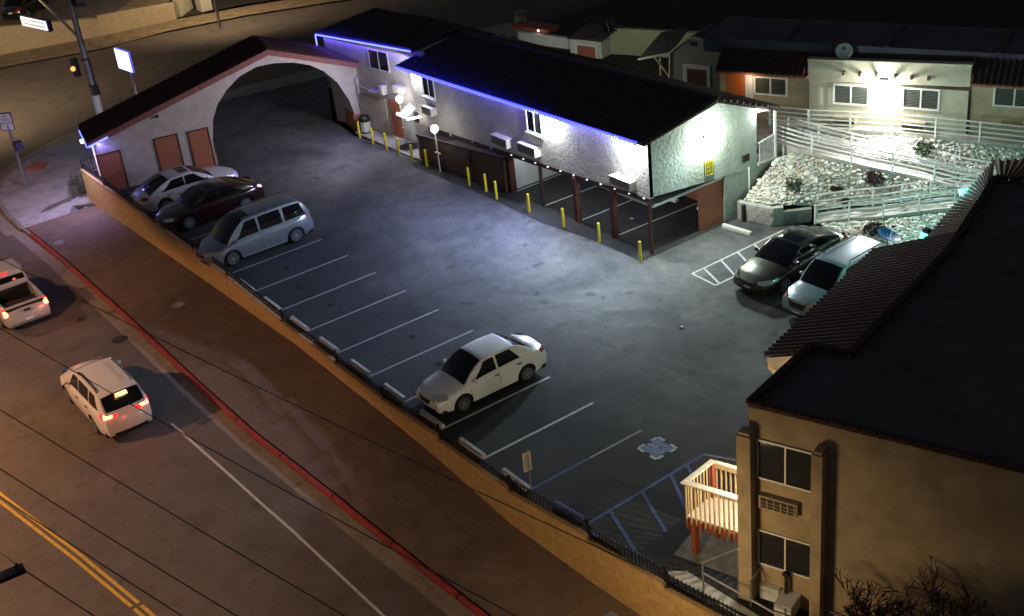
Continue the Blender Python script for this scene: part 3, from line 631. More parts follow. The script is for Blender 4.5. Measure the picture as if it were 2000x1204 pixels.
mb = MB(); mb.tube([FW.p(-.7, -.08, 2.9), FW.p(.5, -.08, 2.75), FW.p(1.5, -.08, 2.8), FW.p(3.2, -.08, 2.7)], .03, 6); mb.build('conduit', M_ACM, t)
mb = MB(); n = 40
for k in range(n): FW.box(mb, -3.6 + 9.0 * k / n, -3.6 + 9.0 * (k + .97) / n, -.34, -.30, 5.66 + .2 * k / n, 5.75 + .2 * k / n)
FW.box(mb, -3.64, -3.58, -.36, -.3, 4.85, 5.66)
mb.build('led_strip', M_EBW, t)
lamp('AREA', FW.p(1, -.1, 5.55), 34, (.15, .10, 1.0), aim=FW.p(1, -1.1, 4.2), size=8.8, sizey=.05)
lamp('AREA', FW.p(1, -.46, 5.98), 22, (.03, .03, 1.0), aim=FW.p(1, .6, 6.15), size=8.8, sizey=.05)
# lit awning at the wing corner
t = thing('entrance_awning', 'small bright awning with light tubes between the two globe lamps', 'awning', (-6.3, 9.9, 2.4))
mb = MB(); mb.hexa([(-7.2, 9.8, 2.35), (-6.2, 9.8, 2.35), (-6.2, 10.3, 2.7), (-7.2, 10.5, 2.7), (-7.2, 9.8, 2.42), (-6.2, 9.8, 2.42), (-6.2, 10.3, 2.77), (-7.2, 10.5, 2.77)]); mb.build('canopy', M_ACM, t)
mb = MB(); mb.tube([(-7.4, 9.7, 2.3), (-6.5, 9.7, 2.3)], .08, 8); mb.build('light_tube', M_EWW, t)
mb = MB(); mb.tube([(-6.0, 9.5, 2.35), (-5.3, 10.0, 2.5)], .06, 8); mb.build('light_tube', M_EWW, t)
mb = MB(); mb.box(-6.4, -6.0, 10.2, 10.3, 1.9, 2.5); mb.build('bracket', M_TRIM, t)
for (x, y, z, l, e) in ((-7.85, 10.25, 2.95, 'glowing globe lamp on a thin post by the red brown door', 9), (-2.75, 9.3, 2.6, 'glowing globe lamp on a post in front of the brown enclosure', 11)):
    t = thing('globe_lamp', l, 'lamp', (x, y, 0))
    mb = MB(); mb.ball((x, y, z), .22, 16, 10); mb.build('globe', M_EWW, t, smooth=True)
    mb = MB(); mb.tube([(x, y, 0), (x, y, z - .22)], .04, 8); mb.build('post', M_ACM, t)
    mb = MB(); mb.lathe((x, y, z - .3), [(.09, 0), (.12, .08)], 10); mb.build('collar', M_ACM, t)
    mb = MB(); mb.box(x - .22, x + .22, y - .06, y + .06, 1.1, 1.18); mb.build('cross_plate', M_WOODT, t)
    lamp('POINT', (x, y - .32, z), e, (1, .95, .88), .2)
t = thing('trash_can', 'black topped trash can with pale panels beside the gatehouse pier', 'trash can', (-11.7, 9.75, .1))
mb = MB(); mb.lathe((-11.7, 9.75, .1), [(.3, 0), (.33, .75)], 8); mb.build('bin', M_WHITEW, t)
mb = MB(); mb.lathe((-11.7, 9.75, .84), [(.36, 0), (.37, .2), (.3, .32), (.12, .36)], 8); mb.build('lid', M_TRIM, t)
mb = MB(); mb.lathe((-11.7, 9.75, .1), [(.345, 0), (.345, .08)], 8); mb.build('base_ring', M_TRIM, t)
mb = MB(); mb.lathe((-7.35, 10.15, .1), [(.62, .004), (.60, .025)], 24); o = mb.build('doormat', M_TRIM); tag(o, 'dark round doormat before the pale side door', 'doormat')

# ------------------------------------------------------------------ gatehouse with arch
th = math.degrees(math.atan2(1, .212))      # facade direction
FA = Fr((-14.66, 0), th); sF = lambda y: y * math.hypot(1, .212)      # s from y
t = thing('gatehouse', 'gabled stucco gatehouse with a wide arch and three red brown doors', 'building', FA.p(4, 1.4, 0))
arch = [(1.03, 0), (.9, 1.42), (1.19, 2.81), (1.65, 3.69), (2.34, 4.41), (3.17, 5.0), (4.27, 5.37), (5.28, 5.36), (6.48, 5.14), (7.44, 4.74), (8.18, 4.2), (8.9, 3.3), (9.42, 2.06), (9.6, 1.18), (9.6, 0)]
def topz(y): return float(np.interp(y, [-5.6, 5.04, 10.4], [3.1, 5.98, 3.9]))
def roofz(y): return float(np.interp(y, [-5.95, 5.04, 10.8], [3.35, 6.35, 4.1]))
D = 2.85
mb = MB()
def pane_(ys, lowf, o0, o1):
    for i in range(len(ys) - 1):
        a, b = ys[i], ys[i + 1]
        q = [FA.p(sF(a), o0, lowf(a, 0)), FA.p(sF(b), o0, lowf(b, 1)), FA.p(sF(b), o0, topz(b)), FA.p(sF(a), o0, topz(a))]
        r = [FA.p(sF(a), o1, lowf(a, 0)), FA.p(sF(b), o1, lowf(b, 1)), FA.p(sF(b), o1, topz(b)), FA.p(sF(a), o1, topz(a))]
        mb.add(q + r, [(0, 1, 2, 3), (7, 6, 5, 4), (0, 4, 5, 1)])
ay = [p[0] for p in arch[1:-1]]; az = [p[1] for p in arch[1:-1]]
pane_([-5.6, -3, -1, .9], lambda y, k: -.2, 0, D)
pane_(sorted(set(ay + [5.04])), lambda y, k: float(np.interp(y, ay, az)), 0, D)
pane_([9.6, 10.4], lambda y, k: 0, 0, D)
# jambs of the arch
for (y, z0, z1) in ((.95, 0, 1.42), (9.6, 0, 1.2)): mb.add([FA.p(sF(y), 0, z0), FA.p(sF(y), D, z0), FA.p(sF(y), D, z1), FA.p(sF(y), 0, z1)], [(0, 1, 2, 3)])
mb.add([FA.p(sF(-5.6), 0, -.6), FA.p(sF(-5.6), D, -.6), FA.p(sF(-5.6), D, 3.1), FA.p(sF(-5.6), 0, 3.1)], [(0, 1, 2, 3)])
mb.build('arch_wall', M_STUCS, t)
for y0, y1, z1 in ((-5.62, -4.36, 2.3), (-2.3, -1.04, 2.48), (-.36, .74, 2.42)):
    mb = MB(); FA.box(mb, sF(y0), sF(y1), -.05, -.003, .0, z1); a = mb.build('door', M_ORG, t)
    mb = MB(); FA.box(mb, sF(y0) - .06, sF(y1) + .06, -.08, -.003, z1 + .002, z1 + .07); mb.build('door_head', M_REDWD, a)
    for q_ in (sF(y0) - .06, sF(y1) + .002): mb = MB(); FA.box(mb, q_, q_ + .055, -.08, -.003, 0, z1); mb.build('door_frame', M_REDWD, a)
    mb = MB(); mb.ball(FA.p(sF(y1) - .12, -.09, 1.15), .045, 8, 6); mb.build('handle', M_RIM, a)
mb = MB(); FA.box(mb, sF(9.5), sF(10.5), -.06, D + .06, 0, 1.05); mb.build('pier_base', M_ORG, t)
mb = MB(); FA.box(mb, sF(.93), sF(1.02), .3, D, 0, 1.05); mb.build('jamb_panel', M_ORG, t)
mb = MB(); mb.tube([FA.p(sF(10.4), -.08, 3.7), FA.p(sF(9.95), -.08, 3.3), FA.p(sF(10.05), -.08, 1.05)], .05, 6); mb.build('downspout', M_GALV, t)
mb = MB(); FA.box(mb, sF(10.4), sF(12.0), .1, .3, 0, 4.2); mb.build('side_wall', M_STUCS, t)
mb = MB(); FA.box(mb, sF(-1.9), sF(-1.8), -.2, -.003, 3.75, 3.9); mb.build('spout', M_TRIM, t)
# roof: two tiled slopes, red fascia on the front edge
fa = MB(); rf = MB(); dk = MB()
for (ya, yb) in ((-5.95, 5.04), (5.04, 10.9)):
    za, zc = roofz(ya), roofz(yb)
    fa.hexa([FA.p(sF(ya), -.42, za - .34), FA.p(sF(yb), -.42, zc - .34), FA.p(sF(yb), -.34, zc - .34), FA.p(sF(ya), -.34, za - .34), FA.p(sF(ya), -.42, za), FA.p(sF(yb), -.42, zc), FA.p(sF(yb), -.34, zc), FA.p(sF(ya), -.34, za)])
    dk.hexa([FA.p(sF(ya), -.34, za - .2), FA.p(sF(yb), -.34, zc - .2), FA.p(sF(yb), 3.2, zc - .2), FA.p(sF(ya), 3.2, za - .2), FA.p(sF(ya), -.34, za - .02), FA.p(sF(yb), -.34, zc - .02), FA.p(sF(yb), 3.2, zc - .02), FA.p(sF(ya), 3.2, za - .02)])
tile_roof(rf, FA.p(sF(-5.95), 3.2, roofz(-5.95)), FA.p(sF(-5.95), -.44, roofz(-5.95)), FA.p(sF(5.04), -.44, 6.35), FA.p(sF(5.04), 3.2, 6.35), 12, 26)
tile_roof(rf, FA.p(sF(10.9), 3.2, roofz(10.9)), FA.p(sF(10.9), -.44, roofz(10.9)), FA.p(sF(5.04), -.44, 6.35), FA.p(sF(5.04), 3.2, 6.35), 12, 14)
fa.build('fascia', M_FASC, t); dk.build('roof_deck', M_BRND, t); rf.build('roof_tiles', M_ROOFM, t, kind='stuff')
mb = MB(); FA.box(mb, sF(-6.0), sF(-5.96), -.42, 3.1, 3.0, 3.34); mb.build('eave_board', M_BRND, t)
mb = MB()
FA.box(mb, sF(-6.05), sF(-6.0), -.44, 2.9, 3.04, 3.13)
mb.hexa([FA.p(sF(-5.95), -.48, 3.03), FA.p(sF(-4.8), -.48, 3.34), FA.p(sF(-4.8), -.43, 3.34), FA.p(sF(-5.95), -.43, 3.03), FA.p(sF(-5.95), -.48, 3.13), FA.p(sF(-4.8), -.48, 3.44), FA.p(sF(-4.8), -.43, 3.44), FA.p(sF(-5.95), -.43, 3.13)])
mb.build('led_strip', M_EBW, t)
lamp('AREA', FA.p(sF(-6.3), 1.2, 3.0), 90, (.34, .25, 1.0), aim=FA.p(sF(-9), 3.2, -1.6), size=3, sizey=.1)
lamp('AREA', FA.p(sF(-5.3), -.25, 3.0), 5, (.28, .25, 1.0), aim=FA.p(sF(-4.6), 0, 1), size=1.2, sizey=.08)
lamp('AREA', FA.p(sF(-7.0), 1.6, 2.9), 45, (.95, .9, .95), aim=FA.p(sF(-8), 4, -1.6), size=.3, sizey=.2)
mb = MB(); FA.box(mb, sF(-6.2), sF(-6.06), .9, 1.3, 2.95, 3.05); mb.build('eave_lamp', M_EWW, t)
# small fence and shrub at the gatehouse corner
t = thing('iron_fence', 'short black iron picket fence at the street corner of the gatehouse', 'fence', (-19.2, -4.4, 0), 'fence panels along the block wall')
mb = MB()
for k in range(12): mb.bar((-19.6 + k * .03, -5.6 + k * .2, .2), (-19.6 + k * .03, -5.6 + k * .2, 1.15), .035)
mb.build('pickets', M_IRON, t, kind='stuff')
for z in (.35, 1.0):
    mb = MB(); mb.bar((-19.6, -5.6, z), (-19.27, -3.4, z), .05); mb.build('rail', M_IRON, t)

# ------------------------------------------------------------------ vegetation
def shrub(x, y, z, r, h, label, m=None, group=None, n=420, twig=True):
    t = thing('shrub', label, 'shrub', (x, y, z), group)
    mb = MB()
    for k in range(n):
        a = random.uniform(0, 2 * PI); el = random.uniform(.05, 1) ** .6; rr = random.uniform(.35, 1) ** .5
        lob = 1 + .28 * math.sin(3 * a + x * 7) + .15 * math.sin(5 * a + y * 3)
        p = Vector((x + r * lob * rr * math.cos(a) * math.sqrt(max(.05, 1 - el * el * .8)), y + r * lob * rr * math.sin(a) * math.sqrt(max(.05, 1 - el * el * .8)), z + h * el * rr + .03))
        d = Vector((random.gauss(0, 1), random.gauss(0, 1), random.gauss(.6, 1))).normalized() * random.uniform(.05, .11); e = d.orthogonal().normalized() * .025
        mb.add([p - d * .3, p + e, p + d, p - e], [(0, 1, 2, 3)])
    mb.build('foliage', m or M_SHRUB, t)
    mb = MB()
    for k in range(12):
        a = k * 2.4; mb.tube([(x, y, z - .05), (x + r * .4 * math.cos(a), y + r * .4 * math.sin(a), z + h * .5), (x + r * .85 * math.cos(a), y + r * .85 * math.sin(a), z + h * random.uniform(.5, .95))], .018, 4, .006)
    mb.build('stems', M_TWIG, t)
    return t
shrub(-20.55, -5.75, -1.62, .78, 1.65, 'dark bush where the block wall meets the gatehouse', n=1500)

# ------------------------------------------------------------------ cars
def sm(f, a, b, n=161, k=9):
    x = np.linspace(a, b, n); y = np.array([f(v) for v in x]); g = np.hanning(k + 2)[1:-1]; g /= g.sum()
    yy = np.convolve(np.pad(y, k // 2, mode='edge'), g, 'valid'); return lambda v: float(np.interp(v, x, yy))
def make_car(name, label, cat, P, paint, loc, rz, group=None, tail_on=False, z=0):
    L, W, H = P['L'], P['W'], P['H']; hl = L / 2; wf, wr_ = P['wf'], P['wr']; R = P.get('R', .33); sill = P.get('sill', .2)
    root = thing(name, label, cat, (0, 0, 0), group)
    I = lambda pts: (lambda v: float(np.interp(v, [p[0] for p in pts], [p[1] for p in pts])))
    belt = sm(I(P['belt']), -hl, hl); top = sm(I(P['top']), -hl, hl)
    def plan(x):
        e = max(0, (abs(x) - (hl - .95)) / .95); return W / 2 * (1 - P.get('taper', .17) * e ** 2.4)
    def zlow(x):
        z0 = sill + (.06 * max(0, (abs(x) - hl + .7) / .7))
        for xw in (wf, wr_):
            d = abs(x - xw)
            if d < R + .07: z0 = max(z0, R + math.sqrt(max(0, (R + .07) ** 2 - d * d)) * .98)
        return z0
    def disp(x, y, z_):
        e = max(0, (abs(x) - (hl - .7)) / .7) ** 2; w_ = plan(x); q = min(1, abs(y) / w_)
        return x + math.copysign(1, x) * e * (P.get('bulge', .09) * (1 - q ** 2.2) - .10 * ((z_ - .5) / .4) ** 2)
    def side_y(x, z_):
        zn = (z_ - sill) / max(.1, belt(x) - sill); return plan(x) * (1 - .055 * ((zn - .5) / .5) ** 2 - (.03 if zn > .9 else 0) * (zn - .9) * 10)
    st = sorted(set([round(v, 4) for v in np.linspace(-hl, hl, 49)] + [round(xw + s_ * (R + .07) * math.cos(a), 4) for xw in (wf, wr_) for s_ in (-1, 1) for a in np.linspace(0, PI / 2, 9)]))
    bed = P.get('bed')
    if bed: st = sorted(set(st + [bed[0], bed[0] - .012, bed[1], bed[1] + .012]))
    NS, NT = 8, 9
    def section(x):
        pts = []; zl = zlow(x); zb_ = belt(x)
        # ends roll over
        for k in range(NS + 1):
            z_ = zl + (zb_ - zl) * k / NS; pts.append((side_y(x, z_), z_))
        yb = pts[-1][0]; zt_ = max(top(x), zb_ + .005)
        if bed and bed[0] <= x <= bed[1]:
            for yy, zz in ((yb - .03, zb_ + .015), (yb - .10, zb_ + .015), (yb - .12, zb_), (yb - .13, bed[2]), (yb * .7, bed[2]), (yb * .5, bed[2]), (yb * .3, bed[2]), (yb * .15, bed[2]), (0, bed[2])): pts.append((yy, zz))
            return pts
        for k in range(1, NT + 1):
            u = k / NT; pts.append((yb * (1 - u), zb_ + (zt_ - zb_) * (1 - (1 - u) ** 2.4)))
        return pts
    mb = MB(); rows = []
    for x in st:
        s_ = section(x); row = [(disp(x, y, z_), y, z_) for y, z_ in s_] + [(disp(x, y, z_), -y, z_) for y, z_ in s_[-2::-1]]; rows.append(row)
    mb.grid(rows)
    for x in (-hl, hl):        # bumper faces
        s_ = section(x); rws = []
        for y, z_ in s_[:NS + 1]: rws.append([(disp(x, y * q, z_), y * q, z_) for q in np.linspace(1, -1, 13)])
        yb, zb_ = s_[NS]
        for k in range(1, NT + 1):
            y, z_ = s_[NS + k]; rws.append([(disp(x, y * q, z_), y * q, z_) for q in np.linspace(1, -1, 13)])
        mb.grid(rws)
    body = mb.build('body', paint, root, smooth=True, sharp=38)
    # underbody and wheel housings
    mb = MB(); mb.box(-hl + .15, hl - .15, -W / 2 + .28, W / 2 - .28, sill - .02, .62); 
    for xw0, xw1 in ((-hl + .12, wr_ - R - .1), (wr_ + R + .1, wf - R - .1), (wf + R + .1, hl - .12)):
        if xw1 > xw0: mb.box(xw0, xw1, -W / 2 + .1, W / 2 - .1, sill - .01, sill + .12)
    for xw in (wf, wr_): mb.box(xw - R - .06, xw + R + .06, -W / 2 + .27, W / 2 - .27, .3, R * 2 + .07)
    mb.build('underbody', M_TRIM, root)
    # greenhouse
    g0, g1, g2, g3 = P['gh']       # rear glass base, roof rear, roof front, windscreen base
    wb_, wr2 = P.get('gb', .90), P.get('gt', .70)
    roof = P.get('roof') or paint
    def prm(x):   # 0 at base of screens, 1 over roof
        f = min(1, max(0, (x - g0) / max(1e-3, g1 - g0))); r_ = min(1, max(0, (g3 - x) / (g3 - g2))); return min(f, r_)
    def G(x, tt):
        k = prm(x); zb2 = top(x) - .03 if False else belt(x) - .01
        zr = zb2 + (H - .035 * ((x - (g1 + g2) / 2) / ((g2 - g1) / 2 + .01)) ** 2 * 1.0 - zb2) * (math.sin(k * PI / 2) ** .9 if k < 1 else 1)
        if not (g1 <= x <= g2): zr = zb2 + (H - .035 - zb2) * (math.sin(k * PI / 2) * .55 + k * .45)
        yb2 = side_y(x, belt(x)) * wb_ / .93; yr = yb2 - (yb2 - W / 2 * wr2) * k
        if k < 1: yr = max(yr, W / 2 * wr2)
        if tt <= 1:
            y = yb2 + (yr - yb2) * tt; z_ = zb2 + (zr - zb2) * tt; y += .025 * math.sin(PI * tt) * k
        else:
            u = tt - 1; y = yr * (1 - u) ; z_ = zr + (.05 * k) * (1 - (1 - u) ** 2.2)
        # screens bow outwards towards the centre line
        q = 1 - min(1, abs(y) / (W / 2 * .9)) ** 2
        xx = x
        if x > g2: xx += .16 * q * (1 - k)
        if x < g1: xx -= .12 * q * (1 - k) * P.get('rbow', 1)
        zz = z_
        if tt > 1 and k < .35: zz = max(zz, min(zz + .04, top(x) + .02)) if False else zz
        return Vector((xx, y, zz))
    gx = sorted(set([round(v, 4) for v in list(np.linspace(g0, g1, 9)) + list(np.linspace(g1, g2, 13)) + list(np.linspace(g2, g3, 10))]))
    tts = [0, .08, .3, .6, .85, 1, 1.06, 1.15, 1.35, 1.7, 2]
    mb = MB()
    rows = [[G(x, a) for a in tts] + [Vector((G(x, a).x, -G(x, a).y, G(x, a).z)) for a in tts[-2::-1]] for x in gx]
    mb.grid(rows); mb.build('roof', roof, root, smooth=True, sharp=50)
    def gpatch(nm, x0f, x1f, t0, t1, mt, both=True, nx=10, nt=6, off=.012, par=root, mirror_join=False):
        """glass patch on the greenhouse: x limits may depend on height"""
        for sgn in ((1, -1) if not mirror_join else (1,)):
            mb = MB(); rows = []
            for i in range(nx + 1):
                row = []
                tl = [t0 + (t1 - t0) * j / nt for j in range(nt + 1)]
                for tt in tl:
                    x0 = x0f(tt) if callable(x0f) else x0f; x1 = x1f(tt) if callable(x1f) else x1f
                    x = x0 + (x1 - x0) * i / nx; p = G(x, tt); e = 1e-3
                    nrm = (G(x + e, tt) - G(x - e, tt)).cross(G(x, min(2, tt + e)) - G(x, max(0, tt - e)))
                    nrm = nrm.normalized() if nrm.length > 1e-12 else Vector((0, 0, 1))
                    if nrm.z < 0 or (nrm.z < .05 and nrm.y * p.y < 0): nrm = -nrm
                    p = p + nrm * off
                    row.append(Vector((p.x, p.y * sgn, p.z)))
                if mirror_join: row = row + [Vector((p.x, -p.y, p.z)) for p in row[-2::-1]]
                rows.append(row)
            mb.grid(rows); mb.build(nm, mt, par, smooth=True)
    a = .12
    gpatch('windscreen', g3 - .05, g2 + .06, 1.07, 2, M_CGLASS, mirror_join=True)
    gpatch('rear_window', g0 + P.get('rgap', .07), g1 - .06, 1.08, 2, M_CGLASS, mirror_join=True)
    for (s0, s1, f0, f1) in P['side']:       # x range at sill, inset at top front / rear
        gpatch('side_window', lambda tt: s0 + f0 * tt, lambda tt: s1 - f1 * tt, .10, .88, M_CGLASS)
    # wheels
    def wheel(x, y, sgn):
        mb = MB(); r = R; wd = .21
        c = (x, y, R); pr = [(r * .62, -wd / 2), (r * .9, -wd / 2), (r, -wd / 2 + .04), (r, wd / 2 - .04), (r * .9, wd / 2), (r * .62, wd / 2)]
        mb.lathe(c, [(p, h) for p, h in pr], 22, 'y'); wv = mb.build('wheel', M_TYRE, root, smooth=True, sharp=40)
        mb = MB(); yo = y + sgn * (wd / 2 + .004)
        mb.lathe((x, yo, R), [(r * .66, -.003), (r * .66, .003)], 22, 'y'); mb.build('rim_disc', M_RIMD, wv)
        mb = MB(); ns = P.get('spokes', 7)
        for k in range(ns):
            b = 2 * PI * k / ns + .3; v0 = Vector((x + .05 * math.cos(b), yo + sgn * .012, R + .05 * math.sin(b))); v1 = Vector((x + r * .64 * math.cos(b), yo + sgn * .012, R + r * .64 * math.sin(b)))
            mb.bar(v0, v1, .045 if ns > 6 else .065, .02, up=(0, 1, 0))
        nn = 22
        for k in range(nn):
            b0 = 2 * PI * k / nn; b1 = 2 * PI * (k + 1) / nn
            mb.bar((x + r * .64 * math.cos(b0), yo + sgn * .012, R + r * .64 * math.sin(b0)), (x + r * .64 * math.cos(b1), yo + sgn * .012, R + r * .64 * math.sin(b1)), .03, .02, up=(0, 1, 0))
        mb.lathe((x, yo + sgn * .01, R), [(.06, -.012), (.06, .012)], 10, 'y')
        mb.build('rim', M_RIM, wv)
    for xw in (wf, wr_):
        for sgn in (1, -1): wheel(xw, sgn * (W / 2 - .135), sgn)
    # lamps wrap from the bumper face round the corner
    def wrap(nm, front, z0, z1, y_in, xback, mt, sgn, dz=0, off=.012, rise=.0):
        sx_ = hl if front else -hl; f = 1 if front else -1; rows = []
        yo = plan(sx_)
        path = [(sx_, yo * (y_in + (1 - y_in) * u)) for u in np.linspace(0, 1, 6)] + [(sx_ - f * xback * u, None) for u in np.linspace(.15, 1, 6)]
        N = len(path)
        for i, (x, y) in enumerate(path):
            u = i / (N - 1); zz0 = z0 + rise * u; zz1 = z1 + rise * u; sq = .55 if i in (0, N - 1) else 1; zm = (zz0 + zz1) / 2; r = []
            for k in range(4):
                z_ = zm + (zz0 + (zz1 - zz0) * k / 3 - zm) * sq
                yy = side_y(x, z_) if y is None else min(y, side_y(x, z_))
                X = disp(x, yy, z_); px = off * f if y is not None else off * f * .3
                r.append((X + px, sgn * (yy + (off if y is None or i == 5 else 0)), z_))
            rows.append(r)
        mb = MB(); mb.grid(rows); return mb.build(nm, mt, root, smooth=True)
    for sgn in (1, -1):
        wrap('headlight', True, *P.get('hz', (.62, .76)), P.get('hy', .62), .38, M_HEAD, sgn, rise=.04)
        wrap('taillight', False, *P.get('tz', (.78, .95)), P.get('ty', .62), .28, M_TAILON if tail_on else M_TAIL, sgn, rise=.02)
        if tail_on: wrap('taillight_bulb', False, P['tz'][0] + .04, P['tz'][1] - .04, (P.get('ty', .62) + 1) / 2 - .08, .04, M_TAILHOT, sgn, off=.03)
    def face(nm, front, y0, y1, z0, z1, mt, off=.012, nz=3, shrink=.0):
        x = hl if front else -hl; f = 1 if front else -1; mb = MB(); rows = []
        for k in range(nz + 1):
            z_ = z0 + (z1 - z0) * k / nz; sh = 1 - shrink * (1 - k / nz)
            rows.append([(disp(x, y, z_) + f * off, y, z_) for y in np.linspace(y0 * sh, y1 * sh, 11)])
        mb.grid(rows); return mb.build(nm, mt, root, smooth=True)
    gw = P.get('gw', .36); gzz = P.get('gz', (.50, .68))
    face('grille', True, -gw, gw, *gzz, M_TRIM, shrink=.25)
    face('lower_grille', True, -.55, .55, .27, .38, M_TRIM)
    if P.get('emblem', True): face('grille_bar', True, -gw * .8, gw * .8, gzz[1] - .03, gzz[1] + .005, M_RIM, .018, 1)
    face('licence_plate', True, -.15, .15, .40, .48, M_PLATE, .022, 1)
    face('licence_plate', False, -.16, .16, *P.get('pz', (.62, .74)), M_PLATE, .022, 1)
    face('rear_bumper_trim', False, -.6, .6, .28, .42, M_TRIM)
    for sgn in (1, -1):
        x = g3 - .35; zz = belt(x) + .04; yy = side_y(x, belt(x))
        mb = MB(); mb.ball((x, sgn * (yy + .13), zz + .06), .1, 8, 6, (.7, 1.1, .75)); mb.bar((x, sgn * (yy - .02), zz), (x, sgn * (yy + .08), zz + .04), .05); mb.build('mirror', P.get('mirror', paint), root, smooth=True)
        for hx in P['handles']:
            zh = belt(hx) - .13; mb = MB(); mb.bar((hx - .09, sgn * (side_y(hx, zh) + .02), zh), (hx + .09, sgn * (side_y(hx, zh) + .02), zh + .005), .03, .03); mb.build('door_handle', P.get('handle', M_TRIM), root)
        # door seams and sill strip
        for dx in P['seams']:
            mb = MB()
            rows = [(dx, sgn * (side_y(dx, z_) + .003), z_) for z_ in np.linspace(sill + .05, belt(dx) - .01, 7)]
            mb.grid([[(p[0] - .006, p[1], p[2]) for p in rows], [(p[0] + .006, p[1], p[2]) for p in rows]]); mb.build('door_seam', M_TRIM, root)
        if P.get('rocker'):
            mb = MB(); rr = [(x, sgn * (side_y(x, sill + .06) + .012), sill + .06) for x in np.linspace(wr_ + R + .12, wf - R - .12, 9)]
            mb.grid([[(p[0], p[1], p[2] - .03) for p in rr], [(p[0], p[1], p[2] + .03) for p in rr]]); mb.build('rocker_strip', M_RIM, root)
        if P.get('rails'):
            a0, a1 = P['rails']; mb = MB(); yr = W / 2 * wr2 * .9
            mb.tube([(a0, sgn * yr, H - .01), (a0 + .1, sgn * yr, H + .07), ((a0 + a1) / 2, sgn * yr, H + .085), (a1 - .1, sgn * yr, H + .07), (a1, sgn * yr, H - .01)], .022, 6); mb.build('roof_rail', P.get('railm', M_TRIM), root)
    if P.get('sunroof'):
        a0, a1 = P['sunroof']; gpatch('sunroof', a0, a1, 1.35, 2, M_CGLASS, mirror_join=True, nx=4, off=.01)
    if P.get('crossbars'):
        for x in P['crossbars']: mb = MB(); mb.bar((x, -W / 2 * wr2 * .9, H + .08), (x, W / 2 * wr2 * .9, H + .08), .05, .03); mb.build('crossbar', M_TRIM, root)
    if P.get('extra'): P['extra'](root, disp, side_y, belt, hl)
    root.location = (loc[0], loc[1], z); root.rotation_euler = (0, 0, rz); root.scale = (1 / S,) * 3
    return root
def paint(nm, c, metal=.3, rough=.35, coat=.6): return mat(nm, c, rough, metal, coat=coat)
SEDAN = dict(L=4.48, W=1.72, H=1.48, wf=1.34, wr=-1.27, R=.315, belt=[(-2.24, .86), (-1.9, .98), (-.9, .97), (.8, .90), (1.3, .84), (1.9, .74), (2.24, .62)], top=[(-2.24, .97), (-1.9, 1.06), (-1.4, 1.06), (0, 1.0), (1.0, 1.0), (1.5, .93), (2.0, .82), (2.24, .70)],
             gh=(-1.78, -.95, .30, 1.18), side=[(-.12, .92, .03, .70), (-1.15, -.2, .42, -.02)], handles=[-.05, -.98], seams=[1.0, -.16, -1.1], hz=(.64, .78), hy=.60, tz=(.80, .95), gz=(.48, .68), gw=.34, spokes=9, taper=.2)
MINIVAN = dict(L=5.0, W=1.95, H=1.76, wf=1.52, wr=-1.5, R=.34, belt=[(-2.5, .98), (-2.2, 1.06), (1.0, 1.0), (1.7, .92), (2.2, .78), (2.5, .62)], top=[(-2.5, 1.1), (-2.2, 1.12), (1.0, 1.08), (1.6, 1.02), (2.2, .86), (2.5, .70)],
               gh=(-2.46, -1.95, .6, 1.62), side=[(.10, 1.25, .03, .72), (-1.05, .02, .03, .03), (-2.2, -1.15, .25, .03)], handles=[.0, -.25], seams=[1.25, .06, -1.1], hz=(.64, .80), hy=.55, tz=(.92, 1.16), gz=(.50, .68), gw=.42, spokes=7, rocker=True, rails=(-1.9, .45), sunroof=(.25, .68), rgap=.05, rbow=.6, taper=.24, gt=.67, handle=M_RIM, railm=M_TRIM)
SUV = dict(L=4.75, W=1.88, H=1.70, wf=1.42, wr=-1.36, R=.36, sill=.26, belt=[(-2.37, 1.0), (-2.1, 1.08), (1.0, 1.0), (1.6, .96), (2.1, .86), (2.37, .72)], top=[(-2.37, 1.1), (-2.1, 1.12), (1.0, 1.1), (1.6, 1.05), (2.1, .97), (2.37, .82)],
           gh=(-2.33, -1.75, .45, 1.22), side=[(-.05, .95, .03, .55), (-1.1, -.12, .03, .02), (-2.0, -1.18, .35, .03)], handles=[-.02, -1.0], seams=[1.05, -.08, -1.12], hz=(.72, .90), hy=.60, tz=(.92, 1.10), ty=.55, gz=(.58, .82), gw=.40, spokes=5, rails=(-1.7, .2), rgap=.05, rbow=.7, gt=.72, taper=.18)
COUPE = dict(SEDAN, L=4.9, W=1.86, H=1.44, wf=1.45, wr=-1.4, R=.34, belt=[(-2.45, .84), (-2.1, .96), (-.9, .96), (.8, .92), (1.4, .87), (2.1, .76), (2.45, .62)], top=[(-2.45, .93), (-2.1, 1.04), (-1.5, 1.05), (0, 1.0), (1.0, 1.0), (1.7, .93), (2.2, .82), (2.45, .68)], gh=(-2.02, -.85, .25, 1.22), side=[(-.2, .95, .03, .72), (-1.5, -.26, .75, -.02)], handles=[-.1, -1.1], seams=[1.05, -.22, -1.2], sunroof=(-.25, .2), spokes=10, hz=(.62, .76))
make_car('parked_car', 'white compact sedan parked alone in the middle of the row of bays', 'car', SEDAN, paint('white_car_paint', (.82, .83, .83), 0, .3), (17.82, -2.32), -PI / 2, 'parked cars')
make_car('parked_minivan', 'silver blue minivan with roof rails parked by the fence', 'minivan', MINIVAN, paint('silver_blue_paint', (.25, .27, .30), .6, .3), (-1.78, -2.78), -PI / 2, 'parked cars')
make_car('parked_car', 'dark red sedan parked between the white car and the minivan', 'car', COUPE, paint('dark_red_paint', (.028, .004, .006), .3, .22, 1), (-7.75, -2.6), -PI / 2, 'parked cars')
make_car('parked_car', 'white sedan with sunroof parked nose out beside the gatehouse', 'car', COUPE, paint('pearl_white_paint', (.56, .56, .62), .1, .3), (-11.15, -2.55), PI / 2, 'parked cars')
